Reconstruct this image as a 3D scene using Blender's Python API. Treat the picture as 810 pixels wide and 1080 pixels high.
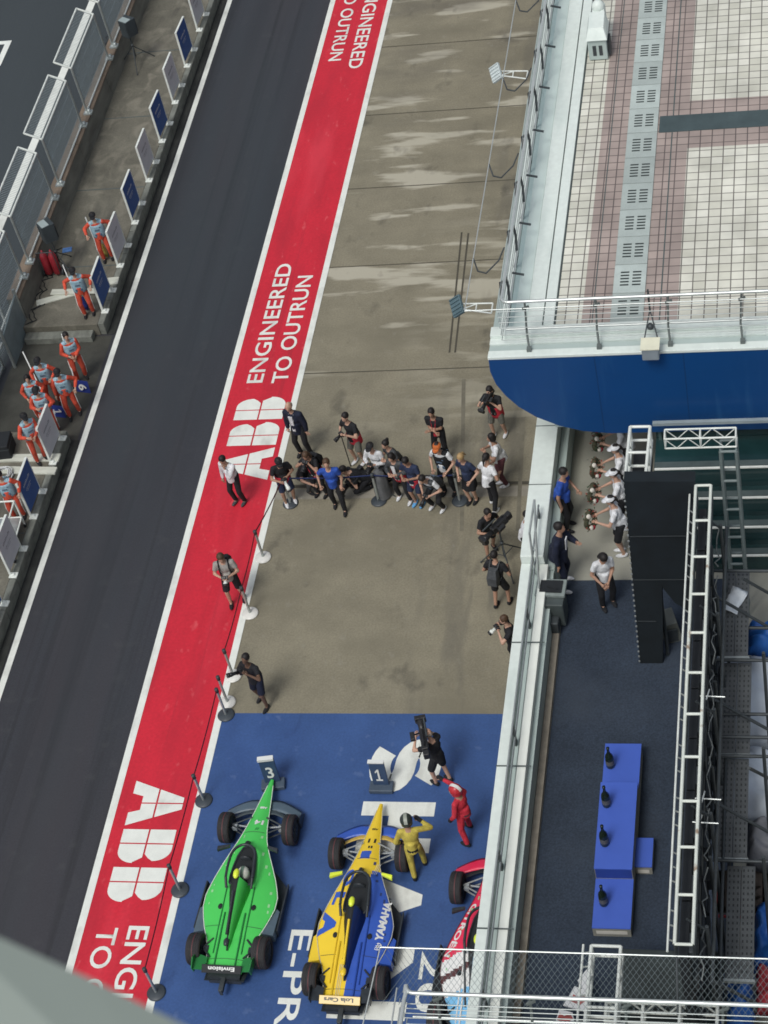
import bpy, bmesh, math, random
from mathutils import Vector, Matrix, Quaternion
R = math.radians
random.seed(7)
for o in list(bpy.data.objects): bpy.data.objects.remove(o)
S = bpy.context.scene
COL = S.collection

# ------------------------------------------------------------------ camera, light, exposure
CH = 35.0
FPX, PITCH, ROLL, YAW = 2100.0, 45.689, -14.790, -18.725
e_, r_, y_ = R(PITCH), R(ROLL), R(YAW)
FW = Vector((math.sin(y_)*math.cos(e_), math.cos(y_)*math.cos(e_), -math.sin(e_)))
RT = Vector((math.cos(y_), -math.sin(y_), 0)); UP = RT.cross(FW)
RT2 = math.cos(r_)*RT + math.sin(r_)*UP; UP2 = -math.sin(r_)*RT + math.cos(r_)*UP
cd = bpy.data.cameras.new('camera'); cam = bpy.data.objects.new('camera', cd); COL.objects.link(cam)
cam.matrix_world = Matrix(((RT2.x, UP2.x, -FW.x, 0), (RT2.y, UP2.y, -FW.y, 0), (RT2.z, UP2.z, -FW.z, CH), (0, 0, 0, 1)))
cd.sensor_fit = 'VERTICAL'; cd.sensor_height = 36; cd.sensor_width = 27; cd.lens = 36*FPX/1080
cd.clip_start = 0.1; cd.clip_end = 5000
cd.dof.use_dof = True; cd.dof.focus_distance = 46; cd.dof.aperture_fstop = 9
S.camera = cam
W = bpy.data.worlds.new("World"); S.world = W; W.use_nodes = True
nt = W.node_tree; bg = nt.nodes['Background']; sky = nt.nodes.new('ShaderNodeTexSky')
sky.sky_type = 'NISHITA'; sky.sun_disc = False; sky.sun_elevation = R(58); sky.sun_rotation = R(200)
sky.air_density = 1.0; sky.dust_density = 3.0; sky.ozone_density = 1.0
hs = nt.nodes.new('ShaderNodeHueSaturation'); hs.inputs['Saturation'].default_value = .45; nt.links.new(sky.outputs[0], hs.inputs['Color']); nt.links.new(hs.outputs[0], bg.inputs[0]); bg.inputs[1].default_value = 0.10
sl = bpy.data.lights.new('sun', 'SUN'); so = bpy.data.objects.new('sun', sl); COL.objects.link(so)
sl.energy = 1.4; sl.angle = R(18); sl.color = (1.0, 0.97, 0.92)
sd = Vector((math.sin(R(200))*math.cos(R(58)), math.cos(R(200))*math.cos(R(58)), math.sin(R(58))))  # direction to the sun
so.rotation_euler = sd.to_track_quat('Z', 'Y').to_euler()
S.view_settings.view_transform = 'Standard'; S.view_settings.look = 'None'
S.view_settings.exposure = 0.30; S.view_settings.gamma = 1
S.render.engine = 'CYCLES'; S.cycles.filter_width = 1.7

# ------------------------------------------------------------------ helpers
def ray(px, py): return FW + RT2*((px-405)/FPX) - UP2*((py-540)/FPX)
def G(px, py, z=0.0):
    d = ray(px, py); return Vector((0, 0, CH)) + d*((z-CH)/d.z)
def GY(px, py, Y):
    d = ray(px, py); return Vector((0, 0, CH)) + d*(Y/d.y)
def tag(o, label=None, cat=None, group=None, kind=None):
    if label: o['label'] = label
    if cat: o['category'] = cat
    if group: o['group'] = group
    if kind: o['kind'] = kind
    return o
def empty(name, loc=(0, 0, 0), rz=0.0, **k):
    o = bpy.data.objects.new(name, None); COL.objects.link(o); o.location = loc; o.rotation_euler = (0, 0, rz)
    return tag(o, **k)
def link(name, me, parent=None):
    o = bpy.data.objects.new(name, me); COL.objects.link(o)
    if parent is not None: o.parent = parent
    return o
def frame_from(d):
    d = Vector(d).normalized(); a = Vector((0, 0, 1)) if abs(d.z) < .95 else Vector((1, 0, 0))
    x = a.cross(d).normalized(); return x, d.cross(x), d

class MB:
    def __init__(s): s.v = []; s.f = []; s.m = []; s.sm = []; s.cur = 0; s.smooth = False
    def add(s, vs, fs, smooth=None):
        b = len(s.v); s.v += [tuple(v) for v in vs]
        for f in fs: s.f.append([i+b for i in f]); s.m.append(s.cur); s.sm.append(s.smooth if smooth is None else smooth)
        return s
    def box(s, x0, x1, y0, y1, z0, z1):
        vs = [(x, y, z) for z in (z0, z1) for y in (y0, y1) for x in (x0, x1)]
        return s.add(vs, [(0, 2, 3, 1), (4, 5, 7, 6), (0, 1, 5, 4), (2, 6, 7, 3), (0, 4, 6, 2), (1, 3, 7, 5)])
    def obox(s, c, sx, sy, sz, rz=0, M=None):
        M = M or Matrix.Translation(c) @ Matrix.Rotation(rz, 4, 'Z')
        vs = [M @ Vector((x*sx/2, y*sy/2, z*sz/2)) for z in (-1, 1) for y in (-1, 1) for x in (-1, 1)]
        return s.add(vs, [(0, 2, 3, 1), (4, 5, 7, 6), (0, 1, 5, 4), (2, 6, 7, 3), (0, 4, 6, 2), (1, 3, 7, 5)])
    def prism(s, poly, z0, z1):
        n = len(poly); vs = [(p[0], p[1], z0) for p in poly]+[(p[0], p[1], z1) for p in poly]
        return s.add(vs, [list(range(n))[::-1], list(range(n, 2*n))]+[(i, (i+1) % n, n+(i+1) % n, n+i) for i in range(n)])
    def quad(s, *p): return s.add(p, [list(range(len(p)))])
    def slab(s, pts, th, nrm):          # a planar outline with thickness along nrm
        nrm = Vector(nrm); n = len(pts); vs = [Vector(p) for p in pts]+[Vector(p)+nrm*th for p in pts]
        return s.add(vs, [list(range(n))[::-1], list(range(n, 2*n))]+[(i, (i+1) % n, n+(i+1) % n, n+i) for i in range(n)])
    def tube(s, a, b, r0, r1=None, n=8, caps=True, flat=1.0):
        r1 = r0 if r1 is None else r1; a, b = Vector(a), Vector(b); x, y, d = frame_from(b-a); vs = []
        for c, r in ((a, r0), (b, r1)):
            for i in range(n):
                t = 2*math.pi*i/n; vs.append(c + x*(r*math.cos(t)) + y*(r*flat*math.sin(t)))
        s.add(vs, [(i, (i+1) % n, n+(i+1) % n, n+i) for i in range(n)], True)
        if caps: s.add(vs, [list(range(n))[::-1], list(range(n, 2*n))], False)
        return s
    def path(s, pts, r, n=6):
        for a, b in zip(pts[:-1], pts[1:]): s.tube(a, b, r, n=n)
        return s
    def sphere(s, c, rx, ry=None, rz=None, M=None, seg=12, ring=8):
        ry = rx if ry is None else ry; rz = rx if rz is None else rz; c = Vector(c); vs = []; fs = []
        for i in range(ring+1):
            p = math.pi*i/ring
            for j in range(seg):
                t = 2*math.pi*j/seg; v = Vector((rx*math.sin(p)*math.cos(t), ry*math.sin(p)*math.sin(t), rz*math.cos(p)))
                if M: v = M @ v
                vs.append(c+v)
        for i in range(ring):
            for j in range(seg): fs.append((i*seg+j, (i+1)*seg+j, (i+1)*seg+(j+1) % seg, i*seg+(j+1) % seg))
        return s.add(vs, fs, True)
    def lathe(s, c, prof, n=24, axis='Z'):
        c = Vector(c); vs = []; m = len(prof)
        for r, h in prof:
            for i in range(n):
                t = 2*math.pi*i/n; v = Vector((r*math.cos(t), r*math.sin(t), h))
                if axis == 'X': v = Vector((h, r*math.cos(t), r*math.sin(t)))
                if axis == 'Y': v = Vector((r*math.cos(t), h, r*math.sin(t)))
                vs.append(c+v)
        return s.add(vs, [(k*n+i, k*n+(i+1) % n, (k+1)*n+(i+1) % n, (k+1)*n+i) for k in range(m-1) for i in range(n)], True)
    def loft(s, secs, closed=True, cap=True, smooth=True):
        n = len(secs[0]); vs = [p for q in secs for p in q]; k = n if closed else n-1
        fs = [(a*n+i, a*n+(i+1) % n, (a+1)*n+(i+1) % n, (a+1)*n+i) for a in range(len(secs)-1) for i in range(k)]
        s.add(vs, fs, smooth)
        if cap: s.add(secs[0], [list(range(n))[::-1]], False); s.add(secs[-1], [list(range(n))], False)
        return s
    def mesh(s, name, mats):
        me = bpy.data.meshes.new(name); me.from_pydata(s.v, [], s.f)
        for m in (mats if isinstance(mats, (list, tuple)) else [mats]): me.materials.append(m)
        me.polygons.foreach_set('material_index', s.m); me.polygons.foreach_set('use_smooth', s.sm)
        me.update(); bm = bmesh.new(); bm.from_mesh(me)
        bmesh.ops.recalc_face_normals(bm, faces=bm.faces); bm.to_mesh(me); bm.free()
        return me
    def build(s, name, mats, parent=None, bevel=0, **k):
        o = link(name, s.mesh(name, mats), parent)
        if bevel:
            b = o.modifiers.new('bevel', 'BEVEL'); b.width = bevel; b.segments = 2; b.limit_method = 'ANGLE'; b.angle_limit = R(50)
        return tag(o, **k)

_M = {}
def mat(name, col, rough=.6, var=.12, scale=3.0, metal=0.0, alpha=1.0, bump=0.0, vec=(1, 1, 1), spec=.4, fine=0.0, fine_scale=60):
    if name in _M: return _M[name]
    m = bpy.data.materials.new(name); m.use_nodes = True; t = m.node_tree; b = t.nodes['Principled BSDF']; _M[name] = m
    N = t.nodes.new; L = t.links.new
    b.inputs['Roughness'].default_value = rough; b.inputs['Metallic'].default_value = metal
    b.inputs['Specular IOR Level'].default_value = spec
    tc = N('ShaderNodeTexCoord'); mp = N('ShaderNodeMapping'); L(tc.outputs['Object'], mp.inputs[0]); mp.inputs['Scale'].default_value = vec
    n = N('ShaderNodeTexNoise'); L(mp.outputs[0], n.inputs[0]); n.inputs['Scale'].default_value = scale; n.inputs['Detail'].default_value = 6; n.inputs['Roughness'].default_value = .62
    rp = N('ShaderNodeValToRGB'); L(n.outputs[0], rp.inputs[0])
    rp.color_ramp.elements[0].position = .3; rp.color_ramp.elements[1].position = .7
    rp.color_ramp.elements[0].color = (*[c*(1-var) for c in col], 1); rp.color_ramp.elements[1].color = (*[min(1, c*(1+var)) for c in col], 1)
    out = rp.outputs[0]
    if fine:
        n2 = N('ShaderNodeTexNoise'); L(tc.outputs['Object'], n2.inputs[0]); n2.inputs['Scale'].default_value = fine_scale; n2.inputs['Detail'].default_value = 2
        mr = N('ShaderNodeMapRange'); L(n2.outputs[0], mr.inputs[0]); mr.inputs[1].default_value = .3; mr.inputs[2].default_value = .7; mr.inputs[3].default_value = 1-fine; mr.inputs[4].default_value = 1+fine
        mx = N('ShaderNodeVectorMath'); mx.operation = 'SCALE'; L(out, mx.inputs[0]); L(mr.outputs[0], mx.inputs['Scale']); out = mx.outputs[0]
    L(out, b.inputs['Base Color'])
    if bump:
        bp = N('ShaderNodeBump'); bp.inputs['Strength'].default_value = bump; bp.inputs['Distance'].default_value = .03
        L(n.outputs[0], bp.inputs['Height']); L(bp.outputs[0], b.inputs['Normal'])
    if alpha < 1: b.inputs['Alpha'].default_value = alpha
    return m
def shade(m, fac_fn):
    """multiply / mix an extra layer into a material: fac_fn(tree, base_color_socket) -> new socket"""
    t = m.node_tree; b = t.nodes['Principled BSDF']; l = b.inputs['Base Color'].links[0]; src = l.from_socket
    t.links.new(fac_fn(t, src), b.inputs['Base Color'])
def layer(m, col, scale, vec, lo, hi, ymin=None, ymax=None, xmin=None, amount=1.0, detail=5, seed=0.0, dist=0.0):
    def fn(t, src):
        N = t.nodes.new; L = t.links.new
        tc = N('ShaderNodeTexCoord'); mp = N('ShaderNodeMapping'); L(tc.outputs['Object'], mp.inputs[0]); mp.inputs['Scale'].default_value = vec; mp.inputs['Location'].default_value = (seed, seed*1.7, seed)
        n = N('ShaderNodeTexNoise'); L(mp.outputs[0], n.inputs[0]); n.inputs['Scale'].default_value = scale; n.inputs['Detail'].default_value = detail; n.inputs['Distortion'].default_value = dist
        mr = N('ShaderNodeMapRange'); L(n.outputs[0], mr.inputs[0]); mr.inputs[1].default_value = lo; mr.inputs[2].default_value = hi; mr.inputs[4].default_value = amount
        f = mr.outputs[0]; sx = N('ShaderNodeSeparateXYZ'); L(tc.outputs['Object'], sx.inputs[0])
        for ax, v0, v1 in ((1, *(ymin or (None, None))), (1, *(ymax or (None, None))), (0, *(xmin or (None, None)))):
            if v0 is None: continue
            q = N('ShaderNodeMapRange'); L(sx.outputs[ax], q.inputs[0]); q.inputs[1].default_value = v0; q.inputs[2].default_value = v1
            k = N('ShaderNodeMath'); k.operation = 'MULTIPLY'; L(f, k.inputs[0]); L(q.outputs[0], k.inputs[1]); f = k.outputs[0]
        mx = N('ShaderNodeMix'); mx.data_type = 'RGBA'; L(f, mx.inputs[0]); L(src, mx.inputs[6]); mx.inputs[7].default_value = (*col, 1)
        return mx.outputs[2]
    shade(m, fn)

def one(org, u, v, w, h, m, parent):
    org, u, v = Vector(org), Vector(u), Vector(v); n = u.cross(v)*.004
    pts = [(.0, 0), (1, 0), (1, .14), (.66, .14), (.66, 1), (.42, 1), (.05, .80), (.05, .66), (.38, .80), (.38, .14), (0, .14)]
    mb = MB(); mb.quad(*[org+n+u*(a*w)+v*(b*h) for a, b in pts]); return mb.build('numeral', m, parent)
def text(body, org, u, v, length, height, m, name='lettering', parent=None, bold=0.0, th=0.0, shear=0.0, **k):
    cu = bpy.data.curves.new('t', 'FONT'); cu.body = body; cu.size = 1; cu.offset = bold; cu.resolution_u = 4; cu.shear = shear
    o = bpy.data.objects.new('t', cu); COL.objects.link(o)
    dg = bpy.context.evaluated_depsgraph_get(); me = bpy.data.meshes.new_from_object(o.evaluated_get(dg)); bpy.data.objects.remove(o)
    xs = [q.co.x for q in me.vertices]; ys = [q.co.y for q in me.vertices]; x0, x1, y0, y1 = min(xs), max(xs), min(ys), max(ys)
    sy = height/(y1-y0); sx = length/(x1-x0) if length else sy
    org = Vector(org); u = Vector(u); v = Vector(v); w = u.cross(v)
    for q in me.vertices: q.co = org + u*((q.co.x-x0)*sx) + v*((q.co.y-y0)*sy) + w*th
    me.name = name; me.materials.clear(); me.materials.append(m); ob = link(name, me, parent)
    return tag(ob, **k)

# ------------------------------------------------------------------ materials
white_paint = mat('white_paint', (.72, .75, .70), .55, .07, 2.5, fine=.06)
asphalt = mat('asphalt', (.035, .038, .046), .62, .10, .35, vec=(1, .25, 1), fine=.14, fine_scale=24)
layer(asphalt, (.050, .040, .043), .35, (1, .10, 1), .42, .70, amount=.6)
layer(asphalt, (.016, .017, .019), 1.0, (3.2, .035, 1), .54, .66, amount=.55, seed=44)
layer(asphalt, (.058, .060, .062), 2.6, (1, 1, 1), .60, .75, amount=.35, seed=51)
layer(asphalt, (.030, .046, .054), .25, (1, .15, 1), .45, .70, amount=.6, seed=31)
layer(asphalt, (.024, .027, .033), .9, (1, .06, 1), .5, .7, amount=.5, seed=9)
layer(white_paint, (.42, .43, .40), 2.2, (1, .6, 1), .54, .70, amount=.55, seed=7, detail=9)
track_asphalt = mat('track_asphalt', (.040, .050, .056), .8, .10, .4, vec=(1, .2, 1), fine=.12, fine_scale=24)
red_paint = mat('red_paint', (.54, .018, .036), .5, .10, 1.2, vec=(1, .5, 1), fine=.07, fine_scale=14)
layer(red_paint, (.40, .016, .032), 1.6, (1, .22, 1), .48, .72, amount=.6, seed=3)
layer(red_paint, (.68, .05, .075), 1.1, (1, .18, 1), .56, .74, amount=.5, seed=13)
layer(red_paint, (.20, .02, .03), 1.0, (4, .05, 1), .60, .72, amount=.45, seed=17)
layer(red_paint, (.72, .14, .15), 5.0, (1, .5, 1), .63, .72, amount=.4, seed=27, detail=9)
blue_paint = mat('blue_paint', (.040, .088, .235), .42, .12, .8, fine=.08, fine_scale=20)
layer(blue_paint, (.055, .12, .31), 1.1, (1, .5, 1), .55, .75, amount=.35, seed=5)
layer(blue_paint, (.018, .045, .16), .7, (1, .5, 1), .58, .78, amount=.4, seed=15)
layer(blue_paint, (.012, .020, .07), 1.2, (1.2, .4, 1), .63, .74, amount=.5, seed=35, detail=9)
layer(blue_paint, (.12, .18, .34), 3.5, (1, 1, 1), .64, .74, amount=.35, seed=45, detail=9)
concrete = mat('concrete', (.214, .197, .143), .85, .14, .9, fine=.12, fine_scale=22, bump=.15)
layer(concrete, (.158, .146, .106), .45, (.6, 1.2, 1), .50, .66, amount=.65, seed=2)
layer(concrete, (.43, .41, .33), .75, (.40, 1.9, 1), .565, .625, ymin=(34.5, 41), amount=.85, seed=4.2, dist=.15, detail=10)
layer(concrete, (.095, .088, .075), .8, (.5, 1.2, 1), .50, .66, ymin=(42, 56), amount=.55, seed=21, detail=8)
layer(concrete, (.40, .38, .30), 1.1, (.42, 1.9, 1), .52, .62, ymin=(34, 37), ymax=(45, 41), xmin=(-11.5, -9), amount=.75, seed=8, dist=.15, detail=10)
layer(concrete, (.11, .105, .088), 1.2, (1.4, .25, 1), .52, .64, xmin=(-10.5, -8.5), amount=.6, seed=6)
layer(concrete, (.06, .056, .046), 1.3, (1, .7, 1), .62, .72, amount=.5, seed=61, detail=9)
layer(concrete, (.27, .26, .21), 4.0, (1, 1, 1), .60, .75, amount=.35, seed=71, detail=9)
plat_conc = mat('platform_concrete', (.13, .125, .10), .9, .25, 1.2, fine=.12, fine_scale=20, bump=.2)
layer(plat_conc, (.24, .225, .18), 1.6, (1, .8, 1), .52, .68, amount=.6, seed=2, dist=1)
layer(plat_conc, (.05, .05, .045), .9, (2, .5, 1), .55, .7, amount=.7, seed=12)
kerb_conc = mat('kerb_concrete', (.155, .165, .145), .85, .4, 4, vec=(1, .5, 1))
brown_top = mat('stained_wall_top', (.20, .155, .115), .85, .4, 2.0, vec=(1, .4, 1), fine=.15)
wall_conc = mat('wall_concrete', (.16, .16, .135), .85, .35, 2.0, vec=(1, .4, 1.5))
panel_white = mat('pale_green_metal', (.66, .73, .69), .45, .06, .8, vec=(1, .3, 1), fine=.04, fine_scale=8)
layer(panel_white, (.44, .53, .50), 2.2, (1, .25, 1), .55, .75, amount=.45, seed=3)
panel_grey = mat('grey_green_metal', (.40, .48, .46), .45, .08, 1.0)
seam = mat('dark_seam', (.08, .10, .10), .8, .1)
white_metal = mat('white_metal', (.66, .70, .66), .4, .12, 5)
rusty_white = mat('rusty_white_metal', (.62, .66, .60), .5, .08, 4)
layer(rusty_white, (.22, .12, .06), 3.5, (1, 1, 1), .63, .7, amount=.8, seed=1)
steel = mat('galvanised_steel', (.42, .46, .45), .38, .15, 4, metal=.6)
steel_light = mat('polished_rail', (.60, .64, .62), .30, .1, 4, metal=.55)
dark_steel = mat('dark_steel', (.055, .065, .07), .5, .2, 4, metal=.3)
black = mat('black_matt', (.014, .017, .020), .7, .2, 3)
black_cloth = mat('black_drape', (.006, .011, .015), .9, .3, 2)
carpet = mat('navy_carpet', (.026, .038, .058), .95, .16, .9, fine=.25, fine_scale=30)
layer(carpet, (.045, .058, .078), .6, (1, 1, 1), .5, .75, amount=.5, seed=3)
terrace_conc = mat('terrace_floor', (.30, .30, .255), .85, .10, 1.2, fine=.08)
podium_blue = mat('podium_blue', (.055, .115, .48), .5, .05, 1.5)
podium_side = mat('podium_side', (.25, .25, .22), .7, .1, 3)
canopy_blue = mat('canopy_blue', (.004, .052, .185), .38, .05, .5)
layer(canopy_blue, (.004, .038, .13), .4, (.4, 1, 1), .4, .7, amount=.5, seed=5)
layer(canopy_blue, (.02, .09, .23), 3.0, (1, 1, .12), .58, .75, amount=.5, seed=15)
glass_green = mat('dark_green_glass', (.012, .036, .038), .15, .35, .7, spec=.6)
tyre_m = mat('tyre_rubber', (.026, .026, .028), .8, .2, 6, fine=.15)
carbon = mat('carbon_fibre', (.030, .036, .042), .35, .25, 8)
slate = mat('slate_grey_paint', (.085, .125, .16), .4, .15, 3)
def gloss(n, c, r=.3): return mat(n, c, r, .04, 2, spec=.5)
green_p = gloss('green_gloss', (.07, .56, .10)); green_d = gloss('deep_green_gloss', (.02, .19, .045)); yellow_p = gloss('yellow_gloss', (.82, .58, .035)); blue_p = gloss('blue_gloss', (.035, .10, .46))
red_p = gloss('red_gloss', (.72, .028, .085)); white_p = gloss('white_gloss', (.75, .76, .74)); lblue_p = gloss('light_blue_gloss', (.20, .50, .78)); brown_p = gloss('maroon_stripe', (.10, .04, .04)); fluo = gloss('fluorescent_yellow', (.72, .85, .06)); tan_p = gloss('tan_gloss', (.58, .40, .08))
sign_blue = mat('sign_blue', (.022, .085, .30), .5, .08, 4); sign_grey = mat('sign_grey', (.60, .62, .66), .5, .06, 4)
text_w = mat('white_print', (.68, .70, .68), .5, .03, 4)
tarp_white = mat('white_tarpaulin', (.50, .56, .62), .6, .10, 2); tarp_blue = mat('blue_tarpaulin', (.02, .12, .42), .5, .2, 3); tarp_red = mat('red_tarpaulin', (.40, .04, .05), .6, .2, 3)
tarp_grey = mat('grey_tarpaulin', (.17, .18, .20), .7, .1, 2)

def tile_mat():
    m = bpy.data.materials.new('roof_tiles'); m.use_nodes = True; t = m.node_tree; b = t.nodes['Principled BSDF']; N = t.nodes.new; L = t.links.new
    b.inputs['Roughness'].default_value = .55
    tc = N('ShaderNodeTexCoord'); br = N('ShaderNodeTexBrick'); L(tc.outputs['Object'], br.inputs[0])
    br.offset = 0; br.inputs['Scale'].default_value = 1; br.inputs['Brick Width'].default_value = .245; br.inputs['Row Height'].default_value = .245
    br.inputs['Mortar Size'].default_value = .013; br.inputs['Mortar Smooth'].default_value = .3; br.inputs['Bias'].default_value = 0
    br.inputs['Color1'].default_value = (.74, .74, .65, 1); br.inputs['Color2'].default_value = (.60, .60, .51, 1); br.inputs['Mortar'].default_value = (.15, .14, .125, 1)
    n = N('ShaderNodeTexNoise'); L(tc.outputs['Object'], n.inputs[0]); n.inputs['Scale'].default_value = 1.3; n.inputs['Detail'].default_value = 6
    mr = N('ShaderNodeMapRange'); L(n.outputs[0], mr.inputs[0]); mr.inputs[1].default_value = .3; mr.inputs[2].default_value = .7; mr.inputs[3].default_value = .74; mr.inputs[4].default_value = 1.06
    sc = N('ShaderNodeVectorMath'); sc.operation = 'SCALE'; L(br.outputs[0], sc.inputs[0]); L(mr.outputs[0], sc.inputs['Scale']); L(sc.outputs[0], b.inputs['Base Color'])
    return m, br
tile_cream, _b = tile_mat()
tile_pink, _b = tile_mat(); _b.inputs['Color1'].default_value = (.42, .345, .31, 1); _b.inputs['Color2'].default_value = (.35, .29, .262, 1); _b.inputs['Mortar'].default_value = (.11, .09, .085, 1)

wire_grey = mat('fence_wire', (.30, .36, .38), .5, .1, 4, metal=.2)
wire_light = mat('railing_wire', (.42, .45, .43), .4, .1, 4, metal=.3)

# ------------------------------------------------------------------ the ground
XL, XR = -15.98, -13.86          # red lane, outer edges of its white lines
def sheet(name, x0, x1, y0, y1, z, m, parent=None, kind='structure'):
    mb = MB(); mb.quad((x0, y0, z), (x1, y0, z), (x1, y1, z), (x0, y1, z))
    return mb.build(name, m, parent, kind=kind)
ground = sheet('ground', -1500, 1500, -1500, 1500, -.06, mat('far_ground', (.10, .10, .085), .9, .3, .05))
sheet('main_track', -48, -22.5, -60, 220, 0, track_asphalt)
sheet('pit_lane', -22.6, XL+.02, -60, 220, .004, asphalt)
apron = sheet('concrete_apron', XR-.05, -6.2, -60, 220, 0.0, concrete)
lane = sheet('red_lane', XL+.05, XR-.05, -60, 220, .010, red_paint)
sheet('lane_line', XL, XL+.17, -60, 220, .015, white_paint)
sheet('lane_line', XR-.17, XR, -60, 220, .015, white_paint)
sheet('track_line', -19.60, -19.44, -60, 220, .009, white_paint)
sheet('track_line', -24.66, -24.40, -60, 220, .005, white_paint)
sheet('blue_paint_area', XR, -6.25, -30, 26.2, .006, blue_paint)
g = MB(); a = G(4, 46); g.quad((a.x-1.9, a.y-.05, .006), (a.x+.25, a.y-.05, .006), (a.x+.25, a.y+.15, .006), (a.x-1.9, a.y+.15, .006)); g.quad((a.x+.05, a.y-1.3, .006), (a.x+.25, a.y-1.3, .006), (a.x+.25, a.y-.05, .006), (a.x+.05, a.y-.05, .006))
g.build('grid_mark', white_paint, kind='structure')
joint = mat('slab_joint', (.07, .065, .05), .9, .2)
def strip_obj(name, pts, w, m, z=.004):
    mb = MB()
    for a, b in pts:
        a, b = Vector((a[0], a[1], z)), Vector((b[0], b[1], z)); d = (b-a).normalized(); n = Vector((-d.y, d.x, 0))*w/2
        mb.quad(a-n, b-n, b+n, a+n)
    return mb.build(name, m, kind='structure')
strip_obj('slab_joint', [((XR, y), (-6.25, y)) for y in (37.42, 41.72, 45.2, 48.75, 52.3, 55.9, 59.5)], .035, joint)
strip_obj('drain_or_duct_shade', [((XR, 33.30), (-6.25, 33.22))], .11, joint)
strip_obj('drain_edge', [((XR, 33.02), (-6.25, 32.95))], .34, mat('pale_band', (.25, .235, .195), .85, .25, 2), .0035)
strip_obj('drain_or_duct_shade', [(G(487, 245)[:2], G(474, 372)[:2]), (G(494, 246)[:2], G(480, 372)[:2])], .05, joint, .0045)  # thin dark lines paint the shadow along a cable duct
strip_obj('slab_joint', [(G(489, 400)[:2], G(487, 560)[:2]), (G(552, 440)[:2], G(546, 560)[:2])], .10, mat('wet_band', (.155, .145, .11), .8, .2), .0042)

# ---- lettering painted on the red lane and the blue area
UPY, DNY, RX, LX = Vector((0, 1, 0)), Vector((0, -1, 0)), Vector((1, 0, 0)), Vector((-1, 0, 0))
def abb(start_y, end_y, down, x_base, x_top, parent):
    """three block letters, each split by thin lines; u = reading direction, v = letter up"""
    u = DNY if down else UPY; v = RX if down else LX
    h = abs(x_top-x_base); k = h/1.32; g_ = .022; ku = abs(end_y-start_y)/4.26
    o = Vector((x_base, start_y, .018)); mb = MB()
    def P(pts): mb.quad(*[o+u*(a*ku)+v*(b*k) for a, b in pts])
    T, M = 1.32, .66
    # A : two legs, apex cut flat
    wA = 1.62; c = wA/2
    def lerp(y): return (.0+(c-.21)*y/T)
    P([(0, 0), (.46, 0), (.56, .28), (c-g_, .28), (c-g_, M-g_), (lerp(M-g_), M-g_)])
    P([(lerp(M+g_), M+g_), (c-g_, M+g_), (c-g_, T), (lerp(T), T)])
    P([(wA-lerp(M-g_), M-g_), (c+g_, M-g_), (c+g_, .28), (wA-.56, .28), (wA-.46, 0), (wA, 0)])
    P([(wA-lerp(T), T), (c+g_, T), (c+g_, M+g_), (wA-lerp(M+g_), M+g_)])
    x = wA+.13
    for _ in range(2):
        s = .50; wB = 1.18
        P([(x, 0), (x+s-g_, 0), (x+s-g_, M-g_), (x, M-g_)]); P([(x, M+g_), (x+s-g_, M+g_), (x+s-g_, T), (x, T)])
        def lobe(v0, v1, w, nv):
            r = .42; pts = [(x+s+g_, v0), (x+w-r, v0)] if v0 == 0 else [(x+s+g_, v0), (x+w-.10, v0)]
            if v0 == 0:
                for i in range(9):
                    t = math.pi/2*i/8; pts.append((x+w-r+r*math.sin(t), r-r*math.cos(t)))
                pts += [(x+w-.03, .42), (x+w-.12, v1-.10), (x+w-.20, v1)]
            else:
                pts = [(x+s+g_, v0), (x+w-.22, v0), (x+w-.08, v0+.10)]
                for i in range(9):
                    t = math.pi/2*i/8; pts.append((x+w-r+.02+r*math.cos(t), T-r+r*math.sin(t)))
            pts.append((x+s+g_, v1)); P(pts)
        lobe(0, M-g_, wB, 0); lobe(M+g_, T, wB-.10, 1)
        x += wB+.15
    return mb.build('lettering', white_paint, parent)
b_ = .004
# middle block, read upwards
z3 = .018
y0 = G(285, 506).y; abb(G(262, 507).y, G(272, 419.5).y, False, G(290, 470).x+.02, G(239, 471).x, lane)
a = G(277, 404); b = G(305, 278.5); c = G(289, 278.5)
text('ENGINEERED', (a.x+.0, a.y, z3), UPY, LX, b.y-a.y, (b.x-c.x)*1.0, white_paint, parent=lane, bold=.012)
a = G(303, 404); b = G(327, 291); c = G(311, 291)
text('TO OUTRUN', (a.x, a.y, z3), UPY, LX, b.y-a.y, b.x-c.x, white_paint, parent=lane, bold=.012)
# nearest block, read downwards
x_top, x_base = G(191.5, 855).x, G(132, 870).x
abb(G(145, 824).y, G(140, 952).y, True, x_base, x_top, lane)
a = G(135.5, 980); c = G(158, 980); a2 = G(142, 977)
L10 = 4.55
text('ENGINEERED', (a.x, a2.y, z3), DNY, RX, L10, c.x-a.x, white_paint, parent=lane, bold=.012)
a = G(102, 985); c = G(124, 985); text('TO OUTRUN', (a.x, G(120, 979).y, z3), DNY, RX, L10*.9, c.x-a.x, white_paint, parent=lane, bold=.012)
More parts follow.
